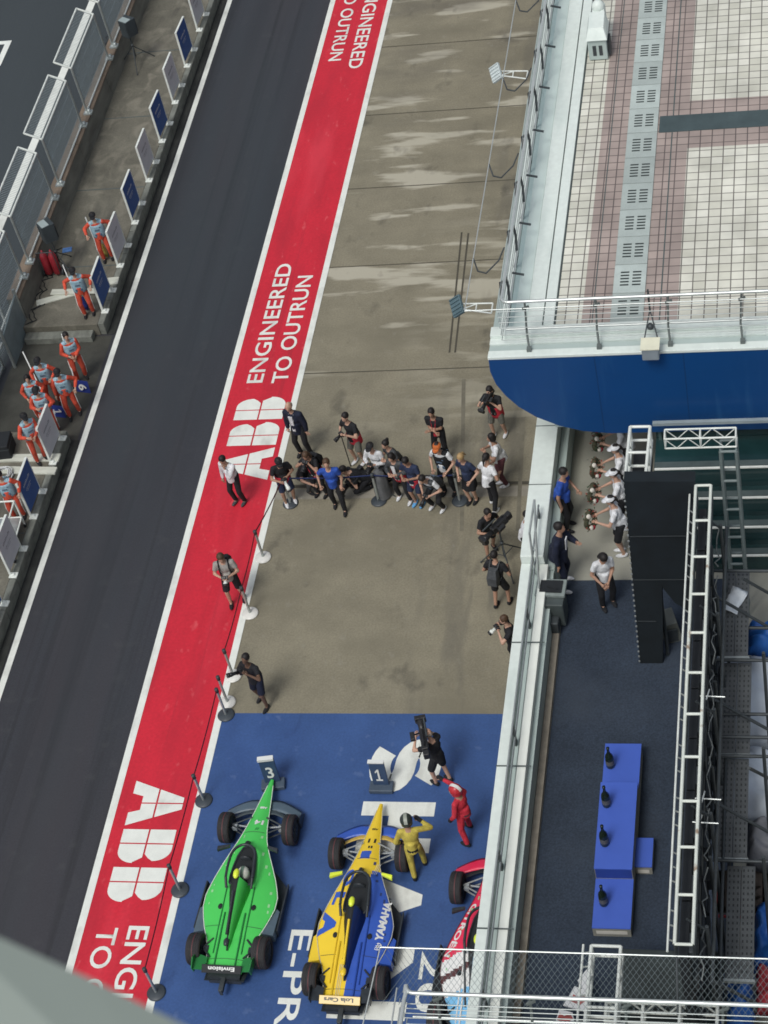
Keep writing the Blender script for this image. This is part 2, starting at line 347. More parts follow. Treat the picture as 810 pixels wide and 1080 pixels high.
# farthest block, read downwards, ends in view
a = G(366.5, 73); c = G(381, 73); text('ENGINEERED', (a.x, a.y+L10, z3), DNY, RX, L10, c.x-a.x, white_paint, parent=lane, bold=.012)
a = G(346, 65); c = G(359.5, 65); text('TO OUTRUN', (a.x, a.y+L10*.9, z3), DNY, RX, L10*.9, c.x-a.x, white_paint, parent=lane, bold=.012)
blue_area = bpy.data.objects['blue_paint_area']
x0b, x1b = -10.22, -8.62
for ch, ya, yb in (('S', 780, 836), ('H', 846, 899), ('A', 915, 984), ('N', 1000, 1076)):
    A = G(415, ya).y; B = G(395, yb).y
    if ch != 'S': text(ch, (x0b, A, .012), DNY, RX, A-B, x1b-x0b, white_paint, parent=blue_area, bold=.045); continue
    # broad round S as one ribbon along its centre line; a = reading direction, b = letter up
    Lr, Hr = A-B, x1b-x0b; hw = .235; rx_, rv = Lr/2-hw, Hr/4-hw/2; cl = []
    for k in range(15): t_ = R(35+(235)*k/14); cl.append((Lr/2+rx_*math.cos(t_), Hr-hw-rv+rv*math.sin(t_)))
    for k in range(1, 15): t_ = R(90-235*k/14); cl.append((Lr/2+rx_*math.cos(t_), hw+rv+rv*math.sin(t_)))
    mb = MB(); secs = []
    for k, (a_, b_) in enumerate(cl):
        p_, q_ = Vector(cl[max(0, k-1)]), Vector(cl[min(len(cl)-1, k+1)]); d_ = (q_-p_).normalized(); n_ = Vector((-d_.y, d_.x))*hw
        secs.append([Vector((x0b, A, .012))+DNY*(a_+e_*n_.x)+RX*(b_+e_*n_.y) for e_ in (1, -1)])
    mb.loft(secs, closed=False, cap=False, smooth=False); mb.build('lettering', white_paint, blue_area)
A = G(318, 981); text('E-PRIX', (G(306, 990).x, A.y, .012), DNY, RX, 3.35, .47, white_paint, parent=blue_area, bold=.01)
text('20', (G(443, 1018).x, G(450, 1004).y, .012), DNY, RX, 1.35, .5, white_paint, parent=blue_area, bold=.005)

# ------------------------------------------------------------------ left: pit wall platform
def wall_thing(name, x0, x1, y0, y1, z0, z1, m, label, cat, bevel=.02, parts=None, group=None):
    mb = MB(); mb.box(x0, x1, y0, y1, z0, z1); return mb.build(name, m, None, bevel, label=label, cat=cat, group=group)
PLZ = .40
for (nm, ya, yb, lb) in (('platform', 39.3, 75, 'raised concrete signalling platform beside the pit lane, behind the long row of boards'), ('platform', 8, 35.15, 'raised concrete platform at the left edge of the frame, nearest the camera')):
    t = empty(nm, (-21, ya, 0), label=lb, cat='platform')
    off = Vector((21, -ya, 0))
    mb = MB(); mb.box(-22.25+21, -20.045+21, 0, yb-ya, 0, PLZ); mb.build('slab', plat_conc, t, .015)
    y = 0.0; i = 0
    mb = MB()
    while y < yb-ya:
        l = min(1.0, yb-ya-y); mb.box(-20.04+21, -19.86+21, y+.01, y+l-.01, 0, PLZ+.01); y += 1.0
    mb.build('kerb', kerb_conc, t, .02)
    for y in ([2.5, 6.05, 9.6, 13.1, 16.7] if ya > 30 else [20, 23.5]):
        mb = MB(); mb.box(-22.2+21, -20.07+21, y, y+.035, PLZ-.01, PLZ+.004); mb.build('joint', seam, t)
    mb = MB(); mb.box(-19.85+21, -19.64+21, 0, yb-ya, .0, .02); mb.build('gutter_or_shade', mat('gutter_or_shade', (.028, .03, .028), .7, .3, 3), t)  # dark strip below the kerb: asphalt with shadow put into its colour
    if ya > 30:
        mb = MB(); mb.box(-22.2+21, -20.2+21, -.30, -.004, 0, .22); mb.build('step', kerb_conc, t, .02)
strip_obj('gully', [((-22.4, 37.2), (-19.7, 37.2))], 4.1, mat('wet_concrete', (.052, .053, .045), .7, .4, 1.0, fine=.15), .006)
# concrete wall under the fence
t = empty('pit_wall', (-22.3, 39.7, 0), label='long low concrete pit wall with a stained brown top under the mesh fence', cat='wall')
y = 0
while y < 36:
    mb = MB(); mb.prism([(-.20, 0), (0, 0), (0, 1), (-.20, 1)], 0, 0)
    mb = MB(); secs = []
    for yy in (y+.012, y+3.49): secs.append([(-.42, yy, 0), (.16, yy, 0), (.10, yy, .45), (.02, yy, 1.06), (-.30, yy, 1.06), (-.38, yy, .4)])
    mb.loft(secs, smooth=False); mb.build('block', wall_conc, t, .02)
    mb = MB(); mb.box(-.33, .06, y+.012, y+3.488, 1.062, 1.12); mb.build('coping', brown_top, t, .012)
    y += 3.5
# mesh fence panels
fy = [51.15-3.5*k for k in range(-3, 4)]
first = None
def fence_panel():
    t = empty('fence_panel')
    zb, zt, zo = 1.12, 2.75, 3.0; xb, xt, xo = -.02, -.04, -.52; Lp = 2.85
    mb = MB(); mb.path([(xt, 0, zt), (xt, -Lp, zt), (xo, -Lp, zo), (xo, 0, zo), (xt, 0, zt)], .032, 6)
    mb.build('top_frame', white_metal, t)
    mb = MB(); mb.tube((xb, .1, zb+.04), (xb, -Lp-.1, zb+.04), .03, n=6); mb.build('bottom_rail', white_metal, t)
    for y in (0, -Lp):
        mb = MB(); mb.tube((xb, y, zb), (xt, y, zt), .035, n=6); mb.build('post', steel, t)
        mb = MB(); mb.obox((xb+.06, y-.05, zb+.03), .26, .22, .05); mb.lathe((xb+.09, y-.02, zb+.06), [(.0, .08), (.05, .08), (.06, 0)], 8); mb.build('foot_bracket', steel, t)
    mb = MB(); n = 40
    for i in range(1, n):
        y = -Lp*i/n; mb.tube((xb, y, zb+.04), (xt, y, zt), .0085, n=4, caps=False)
    for z in (1.5, 1.95, 2.4): mb.tube((xb, 0, z), (xb, -Lp, z), .008, n=4, caps=False)
    mb.build('wire_mesh', wire_grey, t)
    mb = MB()
    for i in range(1, n):
        y = -Lp*i/n; mb.tube((xt, y, zt), (xo, y, zo), .0065, n=4, caps=False)
    mb.build('overhang_mesh', wire_grey, t)
    return t
def dup(root, loc, rz=0.0, **k):
    r = root.copy(); COL.objects.link(r); r.location = loc; r.rotation_euler = (0, 0, rz)
    for ch in list(root.children):
        c = ch.copy(); COL.objects.link(c); c.parent = r
        for g2 in ch.children:
            d = g2.copy(); COL.objects.link(d); d.parent = c
    return tag(r, **k)
fp = fence_panel()
ordn = ['off the top of the frame', 'farthest from the camera at the top', 'beside the loudspeaker on the tripod', 'third panel up from the stained wall end', 'second panel up from the stained wall end', 'beside the lower black loudspeaker', 'nearest the end of the brown topped wall']
k_ = 0
for i, y in enumerate(fy):
    if y > 57: continue
    lb = 'white framed mesh fence panel ' + {54.65: 'topmost, cut by the upper edge of the photo', 51.15: 'on the wall below the tripod loudspeaker', 47.65: 'between the tripod loudspeaker panel and the one below it', 44.15: 'above the lower black loudspeaker', 40.65: 'at the end of the brown topped wall'}.get(round(y, 2), 'on the brown topped wall')
    if k_ == 0: fp.location = (-22.36, y, 0); tag(fp, lb, 'fence', 'mesh fence panels on the pit wall')
    else: dup(fp, (-22.36, y, 0), label=lb, cat='fence', group='mesh fence panels on the pit wall')
    k_ += 1
# lower gate and fence where the wall stops
t = empty('metal_gate', (-22.3, 38.9, 0), label='grey sheet metal gate leaf at the end of the brown topped wall', cat='gate')
mb = MB(); mb.slab([(0, .7, .05), (0, -.75, .05), (0, -.75, 1.15), (0, .7, 1.35)], .05, (1, 0, 0)); mb.build('leaf', mat('gate_sheet', (.20, .25, .26), .45, .2, 2), t, .01)
mb = MB(); mb.tube((.02, -.8, 0), (.02, -.8, 1.5), .045); mb.build('post', steel, t); mb = MB(); mb.tube((.02, .75, 0), (.02, .75, 1.5), .045); mb.build('post', steel, t)
t = empty('clear_screen', (-22.6, 36.6, 0), label='low clear plastic screen in a steel frame below the metal gate at the left edge', cat='screen')
mb = MB(); mb.box(-.01, .01, -2.6, 1.4, .1, 1.5); mb.build('pane', mat('clear_plastic', (.30, .38, .40), .2, .1, 1, alpha=.35), t)
mb = MB(); mb.path([(0, 1.45, 0), (0, 1.45, 1.55), (0, -2.65, 1.55), (0, -2.65, 0)], .045); mb.path([(0, -.6, 0), (0, -.6, 1.55)], .04); mb.path([(0, 1.45, .12), (0, -2.65, .12)], .05); mb.build('frame', steel, t)
t = empty('fence_panel', (-22.75, 36.4, 0), label='grey wire mesh fence leaning behind the clear plastic screen at the left edge', cat='fence')
mb = MB(); mb.path([(0, -4, 0), (0, -4, 2.7), (0, 3.0, 2.7), (0, 3.0, 0)], .04); mb.build('frame', white_metal, t)
mb = MB()
for i in range(1, 85): mb.tube((0, -4+7*i/85, .1), (0, -4+7*i/85, 2.7), .006, n=4, caps=False)
mb.build('wire_mesh', wire_grey, t)

# ------------------------------------------------------------------ sign boards on the platform
def sign_board(m, dark):
    t = empty('sign_board'); w, h, z0 = .88, 1.08, .16
    mb = MB(); mb.box(-.022, .022, -w/2, w/2, z0, z0+h); p = mb.build('board', m, t)
    mb = MB()
    for a, b in (((-w/2), -w/2-.025), (w/2, w/2+.025)): mb.box(-.03, .03, min(a, b), max(a, b), .02, z0+h+.02)
    mb.box(-.03, .03, -w/2, w/2, z0+h, z0+h+.025); mb.build('frame', white_metal, t)
    for y in (-w/2, w/2):
        mb = MB(); mb.box(-.04, .17, y-.09, y+.09, 0, .035); mb.lathe((.06, y, .03), [(0, .06), (.05, .05), (.06, 0)], 8); mb.build('foot', white_metal, t, .008)
    mk = text_w if dark else mat('grey_print', (.12, .13, .17), .5)
    mb = MB(); rnd = random.Random(3)
    for side in (1, -1):
        x = .0245*side
        for row, (zz, n, hh) in enumerate(((.80, 9, .085), (.64, 7, .045), (.58, 5, .03))):
            y = -n*.028
            for i in range(n):
                a = y+i*.056; hgt = hh*(.6+.5*rnd.random()); mb.quad((x, a, z0+zz-.1), (x, a+.030, z0+zz-.1+.01), (x, a+.038, z0+zz-.1+hgt), (x, a+.012, z0+zz-.1+hgt))
    mb.build('printing', mk, p)
    return t
sb, sg = sign_board(sign_blue, True), sign_board(sign_grey, False); used = set()
signs = [((208.3, 32.7), (216, 15), 'g', PLZ, 'grey framed sign board standing farthest up the platform, at the top of the photo'),
 ((195.7, 70), (203.3, 52.7), 'b', PLZ, 'blue framed sign board standing highest up the platform kerb'),
 ((183, 108.3), (190, 90.7), 'g', PLZ, 'grey sign board between the two highest blue boards'),
 ((169.3, 149.3), (177.3, 130.7), 'b', PLZ, 'blue sign board level with the tripod foot, second blue one from the top'),
 ((155.3, 191), (163, 171), 'g', PLZ, 'grey sign board by the dark platform joint, two above the marshals'),
 ((140.3, 235.7), (148.3, 214.3), 'b', PLZ, 'blue sign board just above the topmost marshal'),
 ((124.7, 281), (133.3, 259), 'g', PLZ, 'grey sign board that the topmost marshal leans on'),
 ((108.7, 329.3), (117, 306), 'b', PLZ, 'blue sign board at the platform step, beside the second marshal'),
 ((53.7, 488.7), (63.9, 462), 'g', PLZ, 'grey sign board with a marshal in orange holding its top, above the white planks'),
 ((33.3, 545.5), (43, 518.6), 'b', PLZ, 'blue sign board nearest the camera on the left platform'),
 ((11.7, 608), (22.8, 578.3), 'g', PLZ, 'grey sign board nearest the camera at the left edge'),
 ((-9, 663), (1.4, 640), 'b', PLZ, 'sign board cut off by the left edge, only its foot in view')]
for a, b, kd, z, lb in signs:
    A, B = G(*a, z), G(*b, z); c = (A+B)/2; src = sb if kd == 'b' else sg; rz = math.atan2(-(B.x-A.x), B.y-A.y)
    if kd not in used: src.location = c; src.rotation_euler = (0, 0, rz); used.add(kd); tag(src, lb, 'sign board', 'sign boards along the platform')
    else: dup(src, c, rz, label=lb, cat='sign board', group='sign boards along the platform')

# loudspeakers, tripods, planks, cases on the platform
def speaker(loc, rz, label, on_tripod):
    t = empty('loudspeaker', loc, rz, label=label, cat='loudspeaker')
    mb = MB(); mb.loft([[(-.23, -.22, 0), (.23, -.22, 0), (.16, .16, 0), (-.16, .16, 0)], [(-.23, -.24, .55), (.23, -.24, .55), (.16, .16, .55), (-.16, .16, .55)]], smooth=False)
    mb.build('cabinet', mat('speaker_grey', (.035, .045, .05), .6, .2, 4), t, .03)
    mb = MB(); mb.box(-.2, .2, -.25, -.235, .05, .50); mb.build('grille', black, t)
    mb = MB(); mb.box(-.17, .17, -.1, .12, .551, .565); mb.build('top_plate', mat('pale_plate', (.30, .36, .36), .5), t)
def tripod(loc, rz, h, label, spread=.55):
    t = empty('tripod', loc, rz, label=label, cat='tripod')
    mb = MB(); mb.tube((0, 0, .3), (0, 0, h), .022); mb.build('pole', dark_steel, t)
    for k in range(3):
        a = k*2*math.pi/3+.4; mb = MB(); p = (spread*math.cos(a), spread*math.sin(a), .02); mb.tube((0, 0, h*.62), p, .016, n=6); mb.tube((0, 0, .34), (p[0]*.5, p[1]*.5, h*.31), .01, n=5); mb.sphere(p, .025); mb.build('leg', dark_steel, t)
    mb = MB(); mb.lathe((0, 0, h*.6), [(0, 0), (.045, 0), (.045, .08), (0, .08)], 10); mb.build('collar', dark_steel, t)
    return t
p = G(146, 68, PLZ); tripod(p, .3, 1.15, 'black tripod stand holding the upper loudspeaker by the pit wall', .6)
speaker(p+Vector((0, 0, 1.12)), 2.6, 'dark loudspeaker on the black tripod at the top of the platform', True)
p = G(66, 285, PLZ); tripod(p, 1.0, 1.1, 'black tripod stand beside the red extinguisher by the wall', .6)
speaker(p+Vector((-.1, .1, 1.08)), 2.3, 'black loudspeaker leaning at the wall above the red extinguisher trolley', False)
t = empty('extinguisher_trolley', G(58, 290, PLZ), label='red fire extinguisher trolley against the brown topped wall', cat='fire extinguisher')
for dx in (-.13, .13):
    mb = MB(); mb.lathe((dx, 0, .08), [(0, 0), (.1, 0), (.12, .05), (.12, .62), (.07, .74), (.03, .76), (.03, .84), (0, .84)], 14); mb.build('cylinder', mat('extinguisher_red', (.26, .02, .03), .35, .2, 4), t)
mb = MB(); mb.path([(-.25, -.1, .1), (-.25, -.15, .95), (.25, -.15, .95), (.25, -.1, .1)], .015); mb.lathe((-.3, 0, .12), [(0, 0), (.11, 0), (.11, .04), (0, .04)], 12, 'X'); mb.lathe((.28, 0, .12), [(0, 0), (.11, 0), (.11, .04), (0, .04)], 12, 'X'); mb.build('frame', dark_steel, t)
def obox_thing(name, px, z, sx, sy, sz, rz, m, label, cat, bev=.01, group=None):
    p = G(*px, z); mb = MB(); mb.box(-sx/2, sx/2, -sy/2, sy/2, 0, sz); o = mb.build(name, m, None, bev, label=label, cat=cat, group=group); o.location = p; o.rotation_euler = (0, 0, rz); return o
plank_m = mat('pale_plank', (.52, .54, .47), .7, .15, 3, vec=(.4, 3, 1))
obox_thing('plank', (62, 314), PLZ, 1.3, .24, .04, .35, plank_m, 'pale board lying askew on the platform behind the second marshal', 'plank')
obox_thing('plank', (82, 308), PLZ+.045, 1.6, .22, .04, -.03, plank_m, 'pale board lying straight across the platform behind the second marshal', 'plank')
obox_thing('plank', (118, 297), PLZ, .4, .3, .04, .1, plank_m, 'short pale offcut board beside the blue sign at the step', 'plank')
obox_thing('plank', (22, 484), PLZ, 2.2, .26, .06, -.02, plank_m, 'upper white plank across the platform under the grey board marshal', 'plank')
obox_thing('plank', (24, 497), PLZ+.012, 1.9, .24, .06, -.05, plank_m, 'lower white plank across the platform edge under the grey board', 'plank')
p = obox_thing('tablet', (71, 264), PLZ, .28, .2, .03, .2, mat('tablet_blue', (.10, .22, .50), .3, .4, 8), 'small pale blue folder lying on the platform by the red extinguisher', 'folder')
t = empty('equipment_case', G(2, 478, PLZ), .1, label='black equipment case at the left edge above the cable coil', cat='case')
mb = MB(); mb.box(-.35, .35, -.3, .3, 0, .5); mb.build('body', black, t, .02)
mb = MB(); mb.box(-.36, .36, -.31, .31, .36, .39); mb.box(-.06, .06, -.33, -.3, .2, .3); mb.build('trim', dark_steel, t)
mb = MB(); rnd = random.Random(5)
for k in range(9):
    r = .2+.05*rnd.random(); c = Vector((rnd.uniform(-.05, .05), rnd.uniform(-.05, .05), .03+.02*k)); q = [c+Vector((r*math.cos(a*math.pi/9), r*math.sin(a*math.pi/9), .01*math.sin(a))) for a in range(19)]; mb.path(q, .013, 5)
o = mb.build('cable_coil', mat('white_cable', (.6, .62, .62), .5), None, label='white cable coil beside the black case at the left edge', cat='cable'); o.location = G(4, 503, PLZ)
for px, sc in (((60, 300), 1.0), ((120, 60), .8), ((105, 150), .7)):
    mb = MB(); rnd = random.Random(int(px[0])); q = []
    p0 = G(*px, PLZ)
    for i in range(26): q.append(Vector((-.45+.12*math.sin(i*1.3)*sc+rnd.uniform(-.1, .1), (i-13)*.13*sc, .02)))
    mb.path(q, .014, 5); q2 = [v+Vector((.12, .05, 0)) for v in q[::-1]]; mb.path(q2, .012, 5)
    o = mb.build('cable', black, None, label={60: 'black cables snaking round the red extinguisher trolley', 120: 'black cable along the wall foot at the top of the platform', 105: 'black cable along the wall foot level with the blue boards'}[px[0]], cat='cable'); o.location = p0
t = empty('equipment_cart', G(6, 575, PLZ), .05, label='white tube framed cart at the left edge behind the nearest boards', cat='cart')
mb = MB()
for z in (.35, .95): mb.path([(-.4, -.6, z), (.4, -.6, z), (.4, .6, z), (-.4, .6, z), (-.4, -.6, z)], .025)
for x in (-.4, .4):
    for y in (-.6, .6): mb.tube((x, y, .08), (x, y, .95), .025)
mb.build('frame', white_metal, t); mb = MB(); mb.box(-.37, .37, -.57, .57, .34, .37); mb.build('shelf', steel, t)
mb = MB()
for x in (-.4, .4):
    for y in (-.6, .6): mb.lathe((x-.02, y, .06), [(0, 0), (.06, 0), (.06, .04), (0, .04)], 10, 'X')
mb.build('castors', black, t)
# litter and light fittings on the platform edge
def flag(px_top, px_bot, z, col, label, num=None, cat='flag'):
    B = G(*px_bot, z); A = G(*px_top, z+1.25); t = empty('marshal_flag', B, label=label, cat=cat, group='marshals flags and number boards')
    d = A-B; mb = MB(); mb.tube((0, 0, .25), d, .017, n=6); mb.build('stick', text_w, t)
    mb = MB(); pts = [Vector((-.02, 0, .05)), Vector((.38, -.06, .02)), Vector((.38, -.02, .42)), Vector((-.02, .02, .46))]
    if num: mb.slab(pts, .012, (0, -.95, .2)); mb.build('board', mat('flag_%s' % col[0], col[1], .6, .1, 4), t)
    else:
        secs = [[(x+.03*math.sin(z*9), .03*math.sin(x*22+z*5), z) for z in (.02, .2, .38, .5)] for x in (0, .06, .12, .17, .22)]
        secs = [[(p[0], p[1]+k*.004, p[2]) for p in s_] for k, s_ in enumerate(secs)]
        mb.loft(secs, closed=False, cap=False); o = mb.build('cloth', mat('flag_%s' % col[0], col[1], .7, .15, 6), t); m_ = o.modifiers.new('s', 'SOLIDIFY'); m_.thickness = .008
    if num == '1': one(Vector((.10, -.065, .36)), Vector((0, -.15, -1)).normalized(), Vector((1, 0, 0)), .16, .22, text_w, t)
    elif num: text(num, Vector((.10, -.05, .36)), Vector((0, -.15, -1)).normalized(), Vector((1, 0, 0)), .2, .22, text_w, parent=t, th=.012, bold=.03)
flag((90, 229), (107, 272), PLZ, ('yellow', (.45, .38, .10)), 'rolled yellow flag on a white stick held by the topmost marshal')
flag((66, 279), (86, 328), PLZ, ('blue', (.02, .04, .22)), 'blue flag on a white stick held by the second marshal at the step')
flag((65, 352), (83, 414), .006, ('blue', (.02, .04, .22)), 'blue board with a white number 6 on a long stick', '6')
flag((24, 371), (57, 440), .006, ('blue', (.02, .04, .22)), 'blue board with a number on a stick held behind the grey sign', '1')

# ------------------------------------------------------------------ right: pit building, terrace, roof
TZ, RZ = 4.5, 9.0                 # terrace floor, roof
FXL = -6.2                        # building face towards the lane
bld = empty('pit_building', (FXL, 20, 0), label='white pit building with a tiled roof, blue rounded canopy and open terrace', cat='building')
O = Vector((FXL, 20, 0))
class BB(MB):
    """world-space builder whose mesh is parented under a thing placed at off"""
    def fin(s, name, mats, parent, off=O, bevel=0, **k):
        s.v = [(a-off.x, b-off.y, c-off.z) for a, b, c in s.v]; return s.build(name, mats, parent, bevel, **k)
mb = BB(); mb.box(FXL, 14, 13, 30.6, TZ-.5, TZ); mb.fin('terrace_floor', terrace_conc, bld)
mb = BB(); mb.box(FXL, FXL+.25, -10, 60, 0, TZ-.5); mb.fin('facade', wall_conc, bld)
# parapet : pale top, rail track, second kerb
PY = 25.95
mb = BB(); mb.box(-6.27, -5.80, PY, 30.6, TZ-.4, 5.55); mb.fin('parapet', panel_white, bld, bevel=.015)
mb = BB(); mb.box(-5.79, -5.62, PY, 30.6, TZ-.4, 5.15); mb.fin('parapet_step', panel_grey, bld, bevel=.01)
mb = BB(); mb.box(-6.27, -6.05, 8, PY-.01, TZ-.4, 5.35); mb.fin('parapet', panel_white, bld, bevel=.012)
mb = BB(); mb.box(-6.045, -5.93, 8, PY-.01, TZ-.4, 5.22); mb.fin('parapet_channel', panel_grey, bld)
mb = BB(); mb.box(-5.90, -5.73, 8, PY-.01, TZ-.4, 5.32); mb.fin('parapet_ledge', mat('ledge_white', (.74, .78, .72), .5, .06, 2), bld, bevel=.01)
mb = BB(); mb.box(-5.725, -5.64, 8, PY-.01, TZ-.4, 5.12); mb.fin('parapet_step', panel_grey, bld)
mb = BB(); mb.box(-5.63, -5.50, 8, PY-.01, TZ-.02, 4.62); mb.fin('terrace_edge', mat('beige_edge', (.26, .235, .19), .8, .25, 4), bld)
for y in (27.9, 29.6):
    mb = BB(); mb.box(-6.28, -5.79, y, y+.02, 5.552, 5.556); mb.fin('joint', seam, bld)
for y in (13.5, 17.6, 21.0, 23.9):
    mb = BB(); mb.box(-6.28, -5.63, y, y+.025, 5.35, 5.362); mb.fin('joint', seam, bld)
# handrails on the parapet
mb = BB(); mb.tube((-5.98, 12, 5.75), (-5.98, PY+1.2, 5.75), .022); mb.fin('handrail', steel, bld)
mb = BB(); mb.tube((-5.96, 12, 5.5), (-5.96, PY+.2, 5.5), .018); mb.fin('handrail', steel, bld)
for y in (27.0, 24.4, 21.6, 18.9, 16.2):
    mb = BB(); mb.box(-5.99, -5.955, y-.05, y+.05, 5.2, 5.76); mb.fin('rail_post', dark_steel, bld)
# roof : strips running along the lane, tiles beyond
def yx(px, py): return G(px, py, RZ).x
YF, YB = 28.9, 75
mb = BB(); mb.box(-6.62, 20, YF-.5, YB, RZ-.55, RZ-.30); mb.fin('roof_slab', panel_grey, bld)
xs = dict(a=-6.62, b=-6.47, c=-6.30, d=yx(600, 0)-.16, e=yx(600, 0), f=yx(622, 0), g=yx(640, 2)-.32)
def roof_strip(name, x0, x1, m, z=RZ, th=.28, y0=YF, y1=YB, bev=.006):
    mb = BB(); mb.box(x0, x1, y0, y1, z-th, z); mb.fin(name, m, bld, bevel=bev)
roof_strip('gutter_or_shade', -6.66, -6.52, panel_grey, RZ-.12)
roof_strip('edge_panel', -6.51, -6.36, panel_white, RZ-.06)
roof_strip('edge_channel', -6.355, -6.24, mat('teal_channel', (.42, .53, .53), .5, .08, 2), RZ-.10)
roof_strip('edge_panel', -6.235, -5.98, mat('teal_panel', (.56, .66, .63), .5, .08, 1), RZ-.02)
roof_strip('coping', -5.97, -5.66, panel_white, RZ+.02)
roof_strip('coping', -5.63, -5.43, panel_white, RZ+.05)
roof_strip('roof_joint', -5.66, -5.63, seam, RZ-.02); roof_strip('roof_joint', -5.43, -5.395, seam, RZ-.02)
x_pink0, x_slot0, x_slot1, x_pink1 = G(629.6, 185, RZ).x, G(657.5, 185, RZ).x, G(690, 185, RZ).x, G(723, 185, RZ).x
TL = RZ-.005
roof_strip('tile_field', -5.394, x_pink0, tile_cream, TL, .2, bev=0)
roof_strip('tile_field', x_pink0+.001, x_slot0, tile_pink, TL, .2, bev=0)
roof_strip('tile_field', x_slot1, x_pink1, tile_pink, TL, .2, bev=0)
YB0, YB1 = G(760, 136, RZ).y, G(760, 119, RZ).y
yp0, yp1 = G(760, 154, RZ).y, G(760, 104, RZ).y
roof_strip('tile_field', x_pink1+.001, 20, tile_cream, TL, .2, YF, yp0, bev=0)
roof_strip('tile_field', x_pink1+.001, 20, tile_pink, TL, .2, yp0+.001, yp1, bev=0)
roof_strip('tile_field', x_pink1+.001, 20, tile_cream, TL, .2, yp1+.001, YB, bev=0)
mb = BB(); mb.box(x_slot1+.03, 20, YB0, YB1, RZ-.01, RZ+.012); mb.fin('drain_band', mat('slate_band', (.055, .08, .085), .6, .2, 2), bld)
mb = BB(); mb.box(x_slot0-.36, x_slot0-.34, YF, YB, RZ-.01, RZ+.002); mb.fin('roof_joint', seam, bld)
mb = BB(); mb.box(x_slot1+.30, x_slot1+.325, YF, YB, RZ-.01, RZ+.002); mb.fin('roof_joint', seam, bld)
# slotted drain covers
slot_m = mat('slot_cover', (.40, .46, .44), .7, .12, 2, fine=.08)
def rand_tone(m, lo, hi):
    def fn(t, src):
        oi = t.nodes.new('ShaderNodeObjectInfo'); mr = t.nodes.new('ShaderNodeMapRange'); t.links.new(oi.outputs['Random'], mr.inputs[0]); mr.inputs[3].default_value = lo; mr.inputs[4].default_value = hi
        v = t.nodes.new('ShaderNodeVectorMath'); v.operation = 'SCALE'; t.links.new(src, v.inputs[0]); t.links.new(mr.outputs[0], v.inputs['Scale']); return v.outputs[0]
    shade(m, fn)
rand_tone(slot_m, .82, 1.12)
hole = mat('slot_hole', (.03, .04, .04), .9, .1)
mb = MB(); PW, PL = x_slot1-x_slot0, .86
mb.box(0, PW-.01, .01, PL-.01, 0, .03); cov = mb.mesh('cover', slot_m)
mb = MB()
for cx in (.33, .70):
    for k in range(5):
        y = .22+k*.095; mb.box(PW*cx-.085, PW*cx+.085, y, y+.04, .0305, .034)
sl_me = mb.mesh('slots', hole)
for k in range(34):
    if YF+k*PL > 44: break
    a = link('drain_cover', cov, bld); a.location = (x_slot0+.005-O.x, YF+k*PL-O.y, RZ-.01); b = link('slots', sl_me, a)
# front edge: white stepped fascia above the blue canopy
secs = []
for y, z in ((YF, RZ+.06), (YF-.28, RZ+.06)): pass
def fstep(y0, y1, z, m, nm, th=.4):
    mb = BB(); mb.box(-6.66, 20, y1, y0, z-th, z); mb.fin(nm, m, bld, bevel=.01)
fstep(YF-.004, YF-.26, RZ+.05, panel_white, 'front_coping'); fstep(YF-.265, YF-.43, RZ-.02, panel_white, 'front_step'); fstep(YF-.435, YF-.62, RZ-.06, panel_grey, 'front_channel'); fstep(YF-.625, YF-.815, RZ-.02, panel_white, 'front_step', .07)
# blue canopy face : thick vertical board with a rounded lower corner
YC = YF-.80
c0 = GY(515, 378, YC); pts = [c0]
for px, py in ((517, 392), (523, 405), (533, 417), (547, 429), (566, 440), (590, 449), (615, 454.5), (645, 457)): pts.append(GY(px, py, YC))
zb = pts[-1].z; pts.append(Vector((20, YC, zb))); pts.append(Vector((20, YC, c0.z)))
pts = [Vector((p.x, YC, p.z)) for p in pts]
mb = BB(); mb.slab(pts, .16, (0, 1, 0)); mb.fin('canopy', canopy_blue, bld)
for x_ in (-4.6, -2.9, -1.2, .5):
    mb = BB(); mb.box(x_, x_+.012, YC-.003, YC+.01, zb+.02, c0.z-.02); mb.fin('canopy_joint', mat('canopy_joint', (.004, .03, .10), .5), bld)
mb = BB(); mb.box(-5.6, 20, YC+.17, 34, zb+.05, zb+.3); mb.fin('soffit', panel_grey, bld)
# glazed front under the canopy, with sills
YG = 28.3
xg0 = GY(692, 520, 27.3).x
mb = BB(); mb.box(xg0, 20, YG, YG+.1, TZ, RZ-.8); mb.fin('glazing', glass_green, bld)
def py_of(p):
    v = Vector(p)-Vector((0, 0, CH)); return 540-FPX*v.dot(UP2)/v.dot(FW)
tiers = []
for py in (493, 525, 556, 586):
    best = min((abs(py_of((-2.2, 28.1-1.85*k/400, 7.5-2.75*k/400))-py), k) for k in range(401))[1]; tiers.append((28.1-1.85*best/400, 7.5-2.75*best/400))
gs = mat('green_grey_sill', (.075, .10, .10), .5, .2, 3)
yb_ = YG-.01
for y_, z_ in tiers:
    mb = BB(); mb.box(xg0, 20, y_, yb_, TZ-.2, z_-.03); mb.fin('tier', glass_green, bld); yb_ = y_-.002
    mb = BB(); mb.box(xg0+.01, 20, y_-.012, y_+.03, z_-.028, z_); mb.fin('white_nosing', white_paint, bld)
    mb = BB(); mb.box(xg0+.01, 20, y_+.05, y_+.20, z_-.028, z_-.008); mb.fin('grey_band', gs, bld)
mb = BB(); mb.box(xg0+.02, 20, YG-.5, YG-.42, RZ-1.75, RZ-1.68); mb.fin('bar', mat('pale_bar', (.25, .30, .32), .5), bld)
